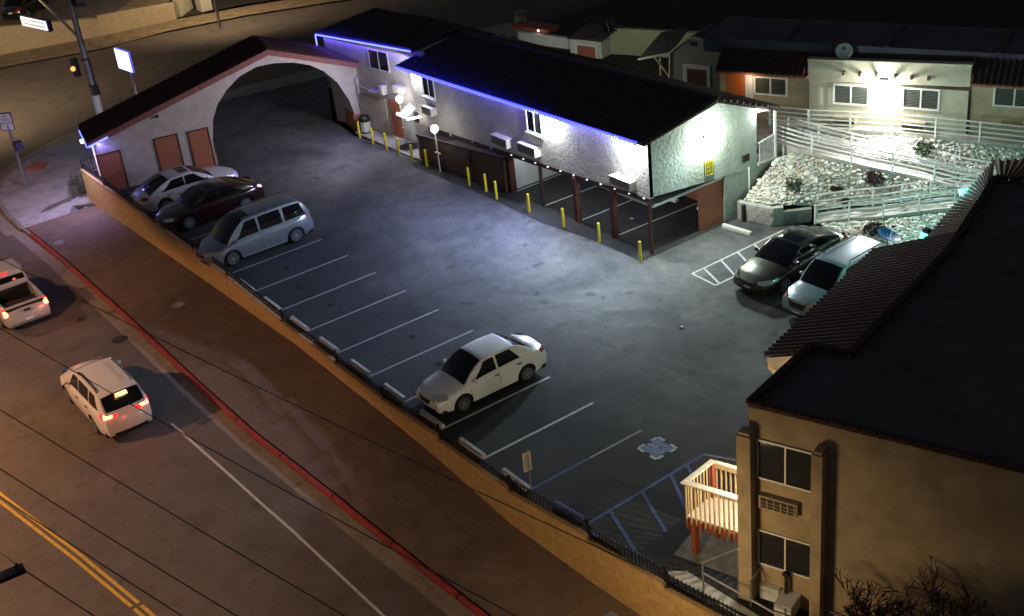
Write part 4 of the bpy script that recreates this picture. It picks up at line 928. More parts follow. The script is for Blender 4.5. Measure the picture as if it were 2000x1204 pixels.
make_car('parked_car', 'dark bronze sedan parked by the white hatching near the gable', 'car', dict(COUPE, roof=paint('black_roof_paint', (.02, .022, .024), .3, .2, 1), spokes=5), paint('bronze_paint', (.045, .042, .026), .7, .25, 1), (20.05, 13.25), -PI / 2 + .06, 'parked cars')
make_car('parked_car', 'pale blue small wagon with dark roof rails partly behind the tiled roof', 'car', dict(SUV, L=4.6, W=1.74, gh=(-2.25, -1.8, .55, 1.3), spokes=7), paint('pale_blue_paint', (.30, .36, .42), .5, .3), (23.15, 12.8), -PI / 2 + .05, 'parked cars')
make_car('moving_suv', 'white sport utility vehicle driving up the street with lit brake lamps', 'suv', dict(SUV, L=4.95, W=1.92, belt=[(-2.47, 1.12), (-2.2, 1.16), (1.0, 1.02), (1.6, .96), (2.1, .86), (2.47, .72)], gh=(-2.42, -2.0, .45, 1.25), railm=M_TRIM, ty=.42, tz=(.92, 1.16)), paint('white_suv_paint', (.66, .65, .64), .1, .3), (6.25, -14.08), PI, 'cars on the street', tail_on=True, z=gz(6.2, -14) - .14)
o_suv = bpy.data.objects.get('moving_suv')
_p = SUV
mb = MB(); mb.box(-2.38, -2.24, -.2, .2, 1.63, 1.71); mb.build('high_brake_lamp', M_TAILHOT, o_suv)
lamp('POINT', (10.6, -14.08, .6), 3, (1, .10, .06), .15)
def bed_liner(root, disp, side_y, belt, hl):
    mb = MB(); x0, x1 = -2.74, -.62; y = .8
    mb.add([(x0, -y, .64), (x1, -y, .64), (x1, y, .64), (x0, y, .64)], [(0, 1, 2, 3)]); mb.build('bed_floor', M_TRIM, root)
    mb = MB()
    for sg in (1, -1): mb.add([(x0 + .02, sg * .80, .65), (x1 - .02, sg * .80, .65), (x1 - .02, sg * .815, 1.15), (x0 + .02, sg * .815, 1.15)], [(0, 1, 2, 3)])
    mb.add([(x0 + .03, -.8, .65), (x0 + .03, .8, .65), (x0 + .015, .81, 1.13), (x0 + .015, -.81, 1.13)], [(0, 1, 2, 3)]); mb.add([(x1 - .03, -.8, .65), (x1 - .03, .8, .65), (x1 - .02, .81, 1.13), (x1 - .02, -.81, 1.13)], [(0, 1, 2, 3)])
    mb.build('bed_liner', M_TRIM, root)
    mb = MB(); mb.box(-2.98, -2.9, -.75, .75, .42, .52); mb.build('chrome_step_bumper', M_RIM, root)
    mb = MB(); mb.box(-2.93, -2.9, -.14, .14, .92, 1.0); mb.build('tailgate_handle', M_TRIM, root)
    mb = MB(); mb.box(-2.1, -1.9, -.3, .2, .66, .78); mb.build('bed_clutter', M_GALV, root)
    mb = MB(); mb.box(-.52, -.46, -.15, .15, 1.72, 1.78); mb.build('high_brake_lamp', M_TAILON, root)
PICK = dict(L=5.7, W=1.95, H=1.82, wf=1.75, wr=-1.75, R=.38, sill=.32, belt=[(-2.85, 1.16), (-1.0, 1.16), (-.9, 1.14), (1.3, 1.1), (2.3, 1.04), (2.85, .9)], top=[(-2.85, 1.18), (1.3, 1.18), (2.3, 1.12), (2.85, .98)],
            gh=(-.55, -.42, .75, 1.5), side=[(.3, 1.2, .03, .5), (-.4, .22, .03, .02)], handles=[.35, -.3], seams=[1.3, .26, -.5], hz=(.8, 1.0), tz=(.82, 1.12), ty=.84, gz=(.66, .95), gw=.5, spokes=6, gt=.76, rgap=.03, rbow=.1, taper=.08, bulge=.05, bed=(-2.76, -.6, .62), extra=bed_liner, pz=(.52, .62), sunroof=None)
make_car('pickup_truck', 'silver pickup truck with open bed and lit tail lamps at the left edge', 'pickup', PICK, paint('silver_truck_paint', (.46, .45, .44), .3, .32), (-8.0, -14.0), PI, 'cars on the street', tail_on=True, z=gz(-7, -14) - .14)
lamp('POINT', (-3.6, -12.9, .1), 4, (1, .2, .12), .1)
make_car('parked_car', 'dark car parked on the drive across the side street', 'car', SEDAN, paint('black_paint', (.015, .015, .016), .3, .2, 1), (-60, 4), 2.4, 'parked cars', z=1.15)

# ------------------------------------------------------------------ building at the right
FR = Fr((33.65, -3.4), 20.2)
t = thing('tan_building', 'tan two storey building with dark flat roof at the right edge', 'building', FR.p(3, 2, 0))
foot = [(33.65, -3.4), (32.75, .2), (33.91, .56), (31.83, 8.0), (29.41, 14), (30.3, 14.43), (38, 18), (52, 20), (52, 3.35)]
mb = MB()
for i in range(len(foot) - 1):
    a, b = foot[i], foot[i + 1]
    if i == 7: pass
    mb.add([(a[0], a[1], -1.6), (b[0], b[1], -1.6), (b[0], b[1], 6.9), (a[0], a[1], 6.9)], [(0, 1, 2, 3)])
mb.build('side_wall', M_TAN, t)
mb = MB(); FR.box(mb, 0, 19.6, 0, .2, -1.6, 6.9); mb.build('front_wall', M_TAN, t)
mb = MB(); mb.add([(x, y, 6.82) for x, y in foot], [tuple(range(len(foot)))]); mb.build('flat_roof', M_FLAT, t)
def coping(poly, z, m, parent, w_=.16, h=.12, nm='coping', seg=.45):
    mb = MB()
    for a, b in zip(poly[:-1], poly[1:]):
        a = Vector((*a, z)); b = Vector((*b, z)); L = (b - a).length; n = max(1, int(L / seg))
        for k in range(n): mb.bar(a + (b - a) * (k / n), a + (b - a) * ((k + .93) / n), w_, h)
    return mb.build(nm, m, parent)
coping([(48, 1.9), foot[0], foot[1], foot[2], foot[3], foot[4], foot[5], (38, 18)], 6.98, M_ROOFM, t, .2, .14)
for s0, s1 in ((-.22, .2), (2.02, 2.34)):
    mb = MB(); FR.box(mb, s0, s1, -.4, -.003, -1.5, 6.05); FR.box(mb, s0 + .04, s1 - .04, -.36, -.003, 6.05, 6.16); mb.build('pilaster', M_TAN, t)
window(FR, .24, 1.98, 4.46, 5.84, t, fw=.06, blinds=True, bm=M_CURT)
window(FR, .24, 1.98, 1.28, 2.6, t, fw=.06, blinds=True, bm=M_CURT)
mb = MB(); FR.box(mb, .34, 1.52, -.16, -.003, 3.5, 3.96); a = mb.build('air_conditioner', M_TAN, t)
mb = MB(); FR.box(mb, .39, 1.47, -.175, -.161, 3.56, 3.9); mb.build('louvre', M_ACD, a)
for k in range(6): mb = MB(); FR.box(mb, .39 + k * .21, .41 + k * .21, -.19, -.176, 3.56, 3.9); mb.build('grille_bar', M_WOODT, a)
mb = MB()
for z in (3.66, 3.78): FR.box(mb, .39, 1.47, -.19, -.176, z, z + .014)
mb.build('grille_rail', M_WOODT, a)
mb = MB(); FR.box(mb, .38, .98, -.22, -.003, .12, .62); mb.build('vent_panel', M_WHITEW, t)
mb = MB(); FR.box(mb, 1.06, 1.6, -.75, -.003, .1, .58); a = mb.build('air_conditioner', M_WHITEW, t)
mb = MB(); FR.box(mb, 1.05, 1.61, -.77, -.751, .3, .34); mb.build('seam', M_ACD, a)
mb = MB(); mb.tube([FR.p(1.2, -.15, -1.4), FR.p(1.2, -.15, 1.2)], .06, 8); mb.ball(FR.p(1.2, -.15, 1.3), .13, 10, 6, (1, 1, .6)); mb.build('vent_pipe', M_ACD, t)
mb = MB(); mb.tube([FR.p(.25, -.6, -.5), FR.p(.25, -.6, 1.0), FR.p(.33, -.05, 1.15)], .03, 6); mb.build('conduit', M_GALV, t)
mb = MB(); mb.tube([FR.p(2.4, -.1, .35), FR.p(5, -.1, .2), FR.p(12, -.1, .0)], .025, 6); mb.build('conduit', M_GALV, t)
# tiled skirt roof towards the lot
mb = MB(); tile_roof(mb, (26.85, 10.35, 4.45), (29.3, 1.75, 4.45), (33.75, .9, 6.85), (31.3, 9.9, 6.85), 32, 12, amp=.085)
tile_roof(mb, (25.2, 20.2, 4.5), (27.9, 11.8, 4.5), (31.3, 9.6, 6.85), (29.3, 14.0, 6.85), 26, 10, amp=.08)
tile_roof(mb, (27.0, 22.0, 4.5), (25.2, 20.2, 4.5), (29.4, 14.2, 6.85), (30.2, 14.5, 6.85), 8, 10, amp=.08)
mb.build('skirt_roof_tiles', M_ROOFM, t, kind='stuff')
mb = MB(); mb.hexa([(29.4, 1.82, 4.2), (33.6, 1.05, 4.3), (31.3, 9.8, 4.3), (27.0, 10.3, 4.2), (29.4, 1.82, 4.40), (33.6, 1.05, 6.7), (31.3, 9.8, 6.7), (27.0, 10.3, 4.40)])
mb.build('skirt_soffit', M_TAN, t)
mb = MB(); mb.hexa([(30.1, 2.3, 0), (33.6, 3.0, 0), (31.8, 9.8, 0), (28.0, 9.8, 0), (30.1, 2.3, 4.2), (33.6, 3.0, 4.2), (31.8, 9.8, 4.2), (28.0, 9.8, 4.2)]); mb.build('side_wall', M_TAN, t)
mb = MB(); mb.hexa([(29.5, 11.4, 0), (31, 9, 0), (29, 17, 0), (26.6, 17.4, 0), (28.5, 11.7, 4.3), (31, 9, 4.4), (29, 17, 4.4), (26.2, 17.6, 4.3)]); mb.build('side_wall', M_TAN, t)
mb = MB(); mb.box(29.35, 29.55, 1.9, 3.2, 3.9, 4.18); mb.bar((29.5, 2.0, 3.95), (30.1, 2.35, 3.1), .18); mb.build('eave_bracket', M_WOODT, t)
for (a, b, pw, nm) in (((25.75, 17.1, 4.25), (26.35, 17.75, 4.35), 60, 'teal light tube under the eave above the ramp'), ((27.5, 12.5, 3.8), (27.5, 12.5, 4.6), 45, 'teal light tube standing behind the tiled roof')):
    q = thing('light_tube', nm, 'lamp', a)
    mb = MB(); mb.tube([a, b], .14, 10); mb.build('tube', M_ET, q)
    mb = MB(); mb.box(b[0] - .05, b[0] + .18, b[1] - .05, b[1] + .2, b[2] + .02, b[2] + .16); mb.build('holder', M_TRIM, q)
    lamp('POINT', (a[0] - .4, a[1] + .2, a[2] - .1), pw * 1.2, (.22, 1, .85), .1)
# wooden deck
FD = Fr((30.85, -3.42), 19); sd = Vector((-.2, 1.33, 0))
def DP(s_, v, z): q = FD.p(s_, 0, z); return (q[0] + sd.x * v, q[1] + sd.y * v, z)
t = thing('wooden_deck', 'small raised wooden deck with pale rails beside the tan building', 'deck', DP(1, .5, 0))
for k in range(10):
    a = k / 10; mb = MB(); mb.hexa([DP(0, a, 1.36), DP(2.75, a, 1.36), DP(2.75, a + .092, 1.36), DP(0, a + .092, 1.36), DP(0, a, 1.41), DP(2.75, a, 1.41), DP(2.75, a + .092, 1.41), DP(0, a + .092, 1.41)]); mb.build('deck_board', M_WOODL, t)
mb = MB(); mb.bar(DP(0, 0, 1.24), DP(2.75, 0, 1.24), .06, .2); mb.build('rim_joist', M_WOODR, t)
mb = MB(); mb.bar(DP(0, 0.03, 1.24), DP(0, 1, 1.24), .06, .2); mb.build('rim_joist', M_WOODR, t)
for k in range(11):
    mb = MB(); s_ = .12 + k * .25; mb.bar(DP(s_, -.07, 1.0), DP(s_, -.07, 1.36), .07); mb.build('joist_end', M_WOODR, t)
for (s_, v) in ((.28, .02), (.35, .9), (2.4, .9)):
    mb = MB(); mb.bar(DP(s_, v, 0), DP(s_, v, 1.15), .19); mb.build('deck_post', M_WOODR, t)
mb = MB(); mb.hexa([DP(-.05, -.12, 2.74), DP(2.75, -.12, 2.74), DP(2.75, .05, 2.74), DP(-.05, .05, 2.74), DP(-.05, -.12, 2.79), DP(2.75, -.12, 2.79), DP(2.75, .05, 2.79), DP(-.05, .05, 2.79)]); mb.build('cap_rail', M_WOODL, t)
mb = MB(); mb.hexa([DP(-.05, .055, 2.74), DP(.13, .055, 2.74), DP(.13, 1.05, 2.74), DP(-.05, 1.05, 2.74), DP(-.05, .055, 2.79), DP(.13, .055, 2.79), DP(.13, 1.05, 2.79), DP(-.05, 1.05, 2.79)]); mb.build('cap_rail', M_WOODL, t)
mb = MB(); mb.hexa([DP(.135, .95, 2.74), DP(2.6, .95, 2.74), DP(2.6, 1.06, 2.74), DP(.135, 1.06, 2.74), DP(.135, .95, 2.79), DP(2.6, .95, 2.79), DP(2.6, 1.06, 2.79), DP(.135, 1.06, 2.79)]); mb.build('cap_rail', M_WOODL, t)
mb = MB(); mb.bar(DP(.15, .97, 2.66), DP(2.6, .97, 2.66), .04, .14); mb.build('top_rail', M_WOODT, t)
for k in range(17):
    mb = MB(); s_ = .06 + k * .165; mb.bar(DP(s_, -.04, 1.16), DP(s_, -.04, 2.738), .045); mb.build('baluster', M_WOODT, t)
for k in range(14):
    mb = MB(); s_ = .2 + k * .165; mb.bar(DP(s_, .99, 1.42), DP(s_, .99, 2.738), .05); mb.build('baluster', M_WOODT, t)
for k in range(8):
    mb = MB(); v = .08 + k * .12; mb.bar(DP(.02, v, 1.16), DP(.02, v, 2.738), .045); mb.build('baluster', M_WOODT, t)
mb = MB(); mb.bar(DP(.1, .94, 1.42), DP(.1, .94, 2.738), .12); mb.build('corner_post', M_WOODR, t)
t = thing('wall_lamp', 'wall lamp on the side of the tan building above the deck', 'lamp', (33.05, -1.7, 4.2)); mb = MB(); mb.box(32.95, 33.2, -1.85, -1.6, 4.0, 4.3); mb.build('housing', M_TRIM, t)
lamp('POINT', (32.75, -1.75, 4.0), 130, (1, .90, .72), .08)
# concrete apron under the deck, lower strip by the fence
sheet('deck_apron', [(30.7, -3.9), (33.4, -3.1), (32.7, .1), (30.2, -.4), (29.9, -1.6)], .008, M_CONCD)
sheet('fence_strip', [(30.2, -4.85), (36, -4.2), (44, -2.8), (46, -.5), (34.0, -3.5), (31.0, -4.15)], .006, M_DIRT)
sheet('pale_slab', [(31.0, -4.72), (34.8, -4.4), (35.2, -3.95), (31.6, -4.15)], .012, M_CONC)
t = thing('stair_rail', 'thin metal stair handrail beside the tan building corner', 'railing', (33.2, -4.3, 0))
for a in ((32.75, -4.55, 0), (33.55, -3.85, 0), (35.6, -4.0, -.3)):
    mb = MB(); mb.tube([a, (a[0], a[1], a[2] + 1.3)], .03, 6); mb.build('post', M_GALV, t)
mb = MB(); mb.tube([(32.75, -4.55, 1.3), (33.55, -3.85, 1.9)], .035, 6); mb.build('handrail', M_GALV, t)
mb = MB(); mb.tube([(33.55, -3.85, 1.3), (33.55, -3.85, 1.9)], .03, 6); mb.build('post', M_GALV, t)
mb = MB(); mb.tube([(32.75, -4.55, .9), (35.6, -4.0, .6)], .03, 6); mb.build('lower_rail', M_GALV, t)
# bare trees in front of the tan building
def bare_tree(x, y, z, h, label, seed, spread=1.0):
    rnd = random.Random(seed); t = thing('bare_tree', label, 'tree', (x, y, z), 'bare trees by the tan building')
    tr = MB(); cr = MB()
    def grow(p, d, l, r, lev):
        q = p + d * l; mid = p + d * l * .5 + Vector((rnd.gauss(0, .05), rnd.gauss(0, .05), 0)) * l
        (tr if lev == 0 else cr).tube([p, mid, q], r, 5 if lev < 2 else 3, r * .65, cap=False)
        if lev >= 7 or r < .004: return
        for k in range(rnd.choice((2, 3, 3, 4))):
            e = (d + Vector((rnd.gauss(0, .55), rnd.gauss(0, .55), rnd.gauss(.12, .35))) * spread).normalized(); grow(q if k else mid, e, l * rnd.uniform(.6, .86), max(.014, r * .62), lev + 1)
    grow(Vector((x, y, z)), Vector((0, 0, 1)), h * .27, .09, 0)
    tr.build('trunk', M_TWIG, t); cr.build('crown', M_TWIG, t, kind='stuff')
bare_tree(38.8, -3.3, -1.9, 5.7, 'bare twiggy tree left of centre against the tan wall', 3)
bare_tree(41.6, -2.8, -1.9, 6.4, 'bare twiggy tree at the right against the tan wall', 8, 1.1)
bare_tree(43.6, -2.2, -1.9, 8.4, 'bare twiggy tree cut by the right edge of the picture', 12, 1.1)

# ------------------------------------------------------------------ hillside: planter, ramps, terrace, stones
t = thing('planter_wall', 'low pale block planter wall at the foot of the stone bank', 'wall', (15.5, 16, 0))
mb = MB(); pp = [(14.2, 15.75), (14.5, 15.72), (16.1, 16.15), (16.42, 16.62), (17.15, 17.75), (17.0, 17.95), (16.2, 16.8), (15.9, 16.4), (14.2, 15.95)]
mb.prism(pp[:4] + pp[6:], 0, .95); mb.build('front_wall', M_CONC, t)
mb = MB(); mb.prism([(16.42, 16.62), (17.15, 17.75), (17.0, 17.95), (16.2, 16.8)], .0, .7); mb.build('return_wall', M_CONCD, t)
mb = MB(); mb.box(14.62, 14.75, 15.6, 15.78, .05, .9); mb.build('slot', M_ACD, t)
for r_ in range(4):
    for c_ in range(3):
        a = 14.85 + c_ * .42 + (r_ % 2) * .1; mb = MB()
        y0 = 15.72 + (a - 14.5) * .27; y1 = 15.72 + (a + .39 - 14.5) * .27
        mb.hexa([(a, y0 - .03, .06 + r_ * .22), (a + .39, y1 - .03, .06 + r_ * .22), (a + .39, y1 + .05, .06 + r_ * .22), (a, y0 + .05, .06 + r_ * .22), (a, y0 - .03, .26 + r_ * .22), (a + .39, y1 - .03, .26 + r_ * .22), (a + .39, y1 + .05, .26 + r_ * .22), (a, y0 + .05, .26 + r_ * .22)])
        mb.build('block', M_CONC, t)
R1 = [(17.65, 17.48, .1), (19.0, 18.49, .4), (20.23, 19.15, .65), (21.4, 20.15, .9), (22.57, 20.95, 1.15), (24.0, 22.1, 1.4)]
R2 = [(12.6, 18.9, 2.75), (13.53, 19.14, 2.7), (14.82, 19.44, 2.55), (15.68, 19.85, 2.4), (17.94, 20.79, 2.05), (20.09, 21.94, 1.7), (21.9, 22.6, 1.45), (24.5, 23.6, 1.4)]
def offs(P, d, dz=0):
    out = []
    for i, p in enumerate(P):
        a = Vector(P[min(i + 1, len(P) - 1)]) - Vector(P[max(i - 1, 0)]); n = Vector((-a.y, a.x, 0)).normalized(); out.append((p[0] + n.x * d, p[1] + n.y * d, p[2] + dz))
    return out
R1b, R2b = offs(R1, 1.3), offs(R2, 1.3)
def ramp(name, A, B):
    mb = MB()
    mb.grid([[(a[0], a[1], a[2] - .7), (a[0], a[1], a[2] + .12), (a[0] + (b[0] - a[0]) * .1, a[1] + (b[1] - a[1]) * .1, a[2] + .12), (a[0] + (b[0] - a[0]) * .1, a[1] + (b[1] - a[1]) * .1, a[2]), (b[0] + (a[0] - b[0]) * .1, b[1] + (a[1] - b[1]) * .1, b[2]), (b[0] + (a[0] - b[0]) * .1, b[1] + (a[1] - b[1]) * .1, b[2] + .1), (b[0], b[1], b[2] + .1), (b[0], b[1], b[2] - .7)] for a, b in zip(A, B)])
    return struct(mb.build(name, M_CONC))
ramp('lower_ramp', R1, R1b); ramp('upper_ramp', R2, R2b)
mb = MB(); mb.prism([(22.8, 21.0), (26, 21.5), (26, 25.5), (22.2, 24.0)], .6, 1.38); struct(mb.build('ramp_landing', M_CONC))
def railing(P, n, label, dz=.12, h=.92, ends=True, rails=4):
    t = thing('ramp_railing', label, 'railing', P[0], 'white pipe railings on the ramps')
    P = [Vector(p) + Vector((0, 0, dz)) for p in P]; L = [0]
    for a, b in zip(P[:-1], P[1:]): L.append(L[-1] + (b - a).length)
    def at(u): d = u * L[-1]; k = max(i for i in range(len(L)) if L[i] <= d + 1e-6); k = min(k, len(P) - 2); return P[k] + (P[k + 1] - P[k]) * ((d - L[k]) / (L[k + 1] - L[k]))
    for k in range(n + 1):
        q = at(k / n); mb = MB(); mb.bar(q - Vector((0, 0, .1)), q + Vector((0, 0, h)), .075); mb.build('post', M_WHITE, t)
    for r_ in range(rails):
        z = Vector((0, 0, h * (.22 + .76 * r_ / (rails - 1)))); mb = MB(); mb.tube([p + z for p in P], .04, 6); mb.build('rail', M_WHITE, t)
railing(R1, 5, 'front railing of the lower ramp, nearest the parked cars')
railing(R1b, 6, 'rear railing of the lower ramp, against the stone bank', rails=3)
railing(R2[1:], 6, 'front railing of the upper ramp, above the middle stone bank')
railing(R2b[1:], 7, 'rear railing of the upper ramp, below the terrace stones', rails=4)
TE = [(12.0, 20.35, 3.0), (13.93, 21.16, 3.0), (17.76, 23.31, 3.0), (20.69, 24.53, 3.0), (23.29, 25.5, 3.0), (27, 27.2, 3.0)]
TEb = [(10.0, 21.9, 3.0), (13.0, 22.1, 3.0), (17.0, 24.2, 3.0), (20.1, 25.5, 3.0), (22.8, 26.6, 3.0), (26.5, 28.4, 3.0)]
mb = MB(); mb.grid([[(a[0], a[1], 2.3), (a[0], a[1], 3.08), (a[0] + (b[0] - a[0]) * .2, a[1] + (b[1] - a[1]) * .2, 3.08), (a[0] + (b[0] - a[0]) * .2, a[1] + (b[1] - a[1]) * .2, 3.0), (b[0], b[1], 3.0), (b[0] - 2, b[1] + 3.5, 3.0)] for a, b in zip(TE, TEb)]); struct(mb.build('terrace_path', M_CONC))
railing(TE, 8, 'long railing along the edge of the upper terrace', dz=.08, h=.95)
mb = MB(); mb.prism([(11.0, 18.7), (12.9, 18.95), (13.3, 20.9), (10.5, 21.9)], 2.2, 2.78); struct(mb.build('ramp_top_landing', M_CONC))
# stone banks
def bank(name, low, high, nst, label=None):
    K = 24
    def res(P):
        P = [Vector(p) for p in P]; L = [0]
        for a, b in zip(P[:-1], P[1:]): L.append(L[-1] + (b - a).length)
        out = []
        for i in range(K + 1):
            d = L[-1] * i / K; k = min(max(j for j in range(len(L)) if L[j] <= d + 1e-6), len(P) - 2); out.append(P[k] + (P[k + 1] - P[k]) * ((d - L[k]) / (L[k + 1] - L[k])))
        return out
    A, B = res(low), res(high); M = 8
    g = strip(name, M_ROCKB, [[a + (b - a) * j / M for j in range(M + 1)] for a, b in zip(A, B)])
    def pt(u, v):
        x = u * K; i = min(int(x), K - 1); f = x - i; a = A[i] + (A[i + 1] - A[i]) * f; b = B[i] + (B[i + 1] - B[i]) * f; return a + (b - a) * v
    # Poisson-like scatter of stones
    pts = []; grid_ = {}; rnd = random.Random(len(name))
    tries = 0; C0 = Vector((55.1, -25.2, 27))
    while tries < nst * 90 and len(pts) < nst:
        tries += 1; p = pt(rnd.random(), rnd.uniform(.02, .98)); r = rnd.uniform(.085, .195); key = (int(p.x / .5), int(p.y / .5)); ok = True
        for dx in (-1, 0, 1):
            for dy in (-1, 0, 1):
                for (q, rq) in grid_.get((key[0] + dx, key[1] + dy), ()):
                    if (q - p).length < (r + rq) * .57: ok = False; break
                if not ok: break
            if not ok: break
        if ok: pts.append((p, r)); grid_.setdefault(key, []).append((p, r))
    return g, pts
stones = []
for nm, lo, hi, n in (('lower_stone_bank', [(17.9, 17.0, .02), (20, 16.9, .02), (22, 16.6, .02), (26, 15.6, .02)], [(17.8, 17.45, .1), (19.1, 18.45, .35), (20.3, 19.1, .55), (21.45, 20.1, .8), (22.6, 20.9, 1.0), (24.5, 22.2, 1.2)], 1000),
                      ('middle_stone_bank', [(14.4, 16.0, .9), (15.9, 16.5, .9), (16.4, 17.3, .85), (17.0, 18.6, .45), (18.7, 19.9, .6), (20.5, 21.3, .95), (22.0, 22.5, 1.3)], [(14.3, 18.6, 2.3), (14.5, 19.3, 2.45), (15.68, 19.8, 2.3), (17.0, 20.4, 2.1), (18.6, 21.1, 1.85), (20.09, 21.9, 1.6), (21.9, 22.58, 1.35)], 1900),
                      ('upper_stone_bank', [(13.0, 20.5, 2.7), (14.3, 20.75, 2.55), (17.45, 22.05, 2.05), (19.6, 23.15, 1.7), (21.5, 23.85, 1.45), (25, 25, 1.35), (28, 26, 1.3)], [(13.2, 20.8, 2.85), (14.2, 21.25, 2.85), (17.76, 23.27, 2.85), (20.69, 24.49, 2.85), (23.29, 25.44, 2.85), (27, 27.1, 2.85), (29, 28, 2.85)], 1900)):
    g, pts = bank(nm, lo, hi, n); stones += [(g, p, r) for p, r in pts]
def stone_mesh(seed):
    rnd = random.Random(seed); mb = MB(); k = [rnd.uniform(-1, 1) for _ in range(6)]; rows = []
    for i in range(6):
        row = []
        for j in range(9):
            a = PI * i / 5; b = 2 * PI * (j % 8) / 8 + .3 * i
            d = Vector((math.sin(a) * math.cos(b), math.sin(a) * math.sin(b), math.cos(a))); f = 1 + .12 * math.sin(3 * d.x + k[0] * 3) + .10 * math.sin(4 * d.y + k[1] * 3) + .08 * math.sin(5 * d.z + k[2] * 3)
            row.append(d * f)
        rows.append(row)
    mb.grid(rows); return mb
variants = [stone_mesh(i) for i in range(6)]
smesh = []
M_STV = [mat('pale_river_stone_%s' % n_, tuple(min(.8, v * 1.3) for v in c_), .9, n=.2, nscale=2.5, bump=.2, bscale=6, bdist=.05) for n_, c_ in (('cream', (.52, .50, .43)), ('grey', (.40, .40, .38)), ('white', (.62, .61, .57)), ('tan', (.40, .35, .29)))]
for i, v in enumerate(variants):
    me = bpy.data.meshes.new('stone'); me.from_pydata(v.v, [], v.f); me.materials.append(M_STV[i % 4]); me.polygons.foreach_set('use_smooth', [True] * len(me.polygons)); smesh.append(me)
Cv = Vector((55.15, -25.23, 26.97))
vis = lambda p: (0 if p.x > 24.5 - (0 if p.y > 20 else 1) else 1)
stones.sort(key=lambda s_: -s_[2] / (s_[1] - Cv).length * (.01 if not vis(s_[1]) else 1))
ident = {}
rest = {}
for i, (g, p, r) in enumerate(stones):
    rz = random.uniform(0, 6.28); scl = (r * random.uniform(.95, 1.25), r * random.uniform(.75, .95), r * random.uniform(.45, .65))
    if i < 298:
        o = bpy.data.objects.new('stone', smesh[random.randrange(6)]); col.objects.link(o); o.parent = g; o.location = p + Vector((0, 0, r * .25)); o.rotation_euler = (random.uniform(-.2, .2), random.uniform(-.2, .2), rz); o.scale = scl
    else:
        mb = rest.setdefault(g.name, MB()); v = variants[random.randrange(6)]; c_, s_ = math.cos(rz), math.sin(rz); mb.mi = random.randrange(4)
        mb.add([(p.x + (x * c_ * scl[0] - y * s_ * scl[1]), p.y + (x * s_ * scl[0] + y * c_ * scl[1]), p.z + r * .25 + z * scl[2]) for x, y, z in v.v], v.f)
for gn, mb in rest.items(): mb.build('small_stones', M_STV, bpy.data.objects[gn], smooth=True, kind='stuff')
for (x, y, z, r, h, l, m) in ((15.75, 18.0, 1.15, .55, .65, 'green shrub among the stones of the middle bank, left one', M_SHRUB), (18.6, 20.55, 1.4, .46, .7, 'reddish shrub among the stones of the middle bank, right one', M_SHRUB2),
                             (17.2, 19.5, 1.1, .28, .2, 'flat dry tuft between the two middle bank shrubs', M_SHRUB2), (19.45, 23.1, 2.35, .5, .7, 'shrub on the upper stone bank below the terrace house', M_SHRUB), (20.8, 17.9, .25, .62, .8, 'larger dark shrub below the lower ramp', M_SHRUB2), (18.0, 19.2, .75, .22, .2, 'small tuft near the back railing of the lower ramp', M_SHRUB2)):
    shrub(x, y, z, r, h, l, m, n=800)
mb = MB(); mb.ball((21.35, 17.45, .3), .42, 14, 10, (1.1, .9, .8)); tag(mb.build('boulder', M_CONCD, smooth=True), 'big smooth grey boulder beside the blue dish', 'boulder')
def dish(x, y, z, h, r, label, m, aim=(.5, -.6, .62)):
    t = thing('satellite_dish', label, 'satellite dish', (x, y, z)); d = Vector(aim).normalized(); u = d.orthogonal().normalized(); v = d.cross(u); c = Vector((x, y, z + h))
    mb = MB()
    for off in (0, -.02): mb.grid([[c + (u * math.cos(2 * PI * j / 20) + v * math.sin(2 * PI * j / 20)) * r * q + d * (q * q * r * .28 + off) for j in range(21)] for q in (0.01, .35, .7, 1)])
    mb.build('reflector', m, t, smooth=True)
    mb = MB(); mb.tube([(x, y, z), (x, y, z + h)], .035, 8); mb.build('mast', M_GALV, t)
    mb = MB(); mb.tube([c + v * -r, c + d * r * 1.1], .018, 6); mb.build('arm', M_GALV, t); mb = MB(); e = c + d * r * 1.1; mb.box(e.x - .06, e.x + .06, e.y - .06, e.y + .06, e.z - .05, e.z + .08); mb.build('receiver', M_TRIM, t)
dish(22.3, 17.0, .1, 1.0, .55, 'blue satellite dish on a mast among the stones', M_BLUED, (.3, .2, .9))

# ------------------------------------------------------------------ terrace house
FH = Fr((13.545, 22.04), 25.0)     # front wall plane, s=-.3 .. 7.4
t = thing('terrace_house', 'cream parapet house on the upper terrace with two white windows', 'building', FH.p(3.5, 1, 3))
mb = MB(); FH.box(mb, -.33, 7.4, 0, 3.4, 2.9, 5.2); mb.build('front_wall', M_CREAM, t)
mb = MB(); mb.hexa([FH.p(-.38, -.05, 5.2), FH.p(7.45, -.05, 5.42), FH.p(7.45, .25, 5.42), FH.p(-.38, .25, 5.2), FH.p(-.38, -.05, 6.25), FH.p(7.45, -.05, 6.45), FH.p(7.45, .25, 6.45), FH.p(-.38, .25, 6.25)]); mb.build('parapet', M_CREAM, t)
mb = MB(); mb.bar(FH.p(-.4, .1, 6.3), FH.p(7.5, .1, 6.5), .4, .08); mb.build('coping', M_CREAM, t)
for s_ in (1.45, 2.25, 3.05, 3.95, 4.75, 5.55): mb = MB(); FH.box(mb, s_ - .06, s_ + .06, -.28, -.055, 5.68, 5.85); mb.build('beam_end', M_BRN, t)
window(FH, .9, 2.7, 4.07, 5.14, t, fw=.09, blinds=True); window(FH, 4.3, 6.1, 4.1, 5.2, t, fw=.09, blinds=True)
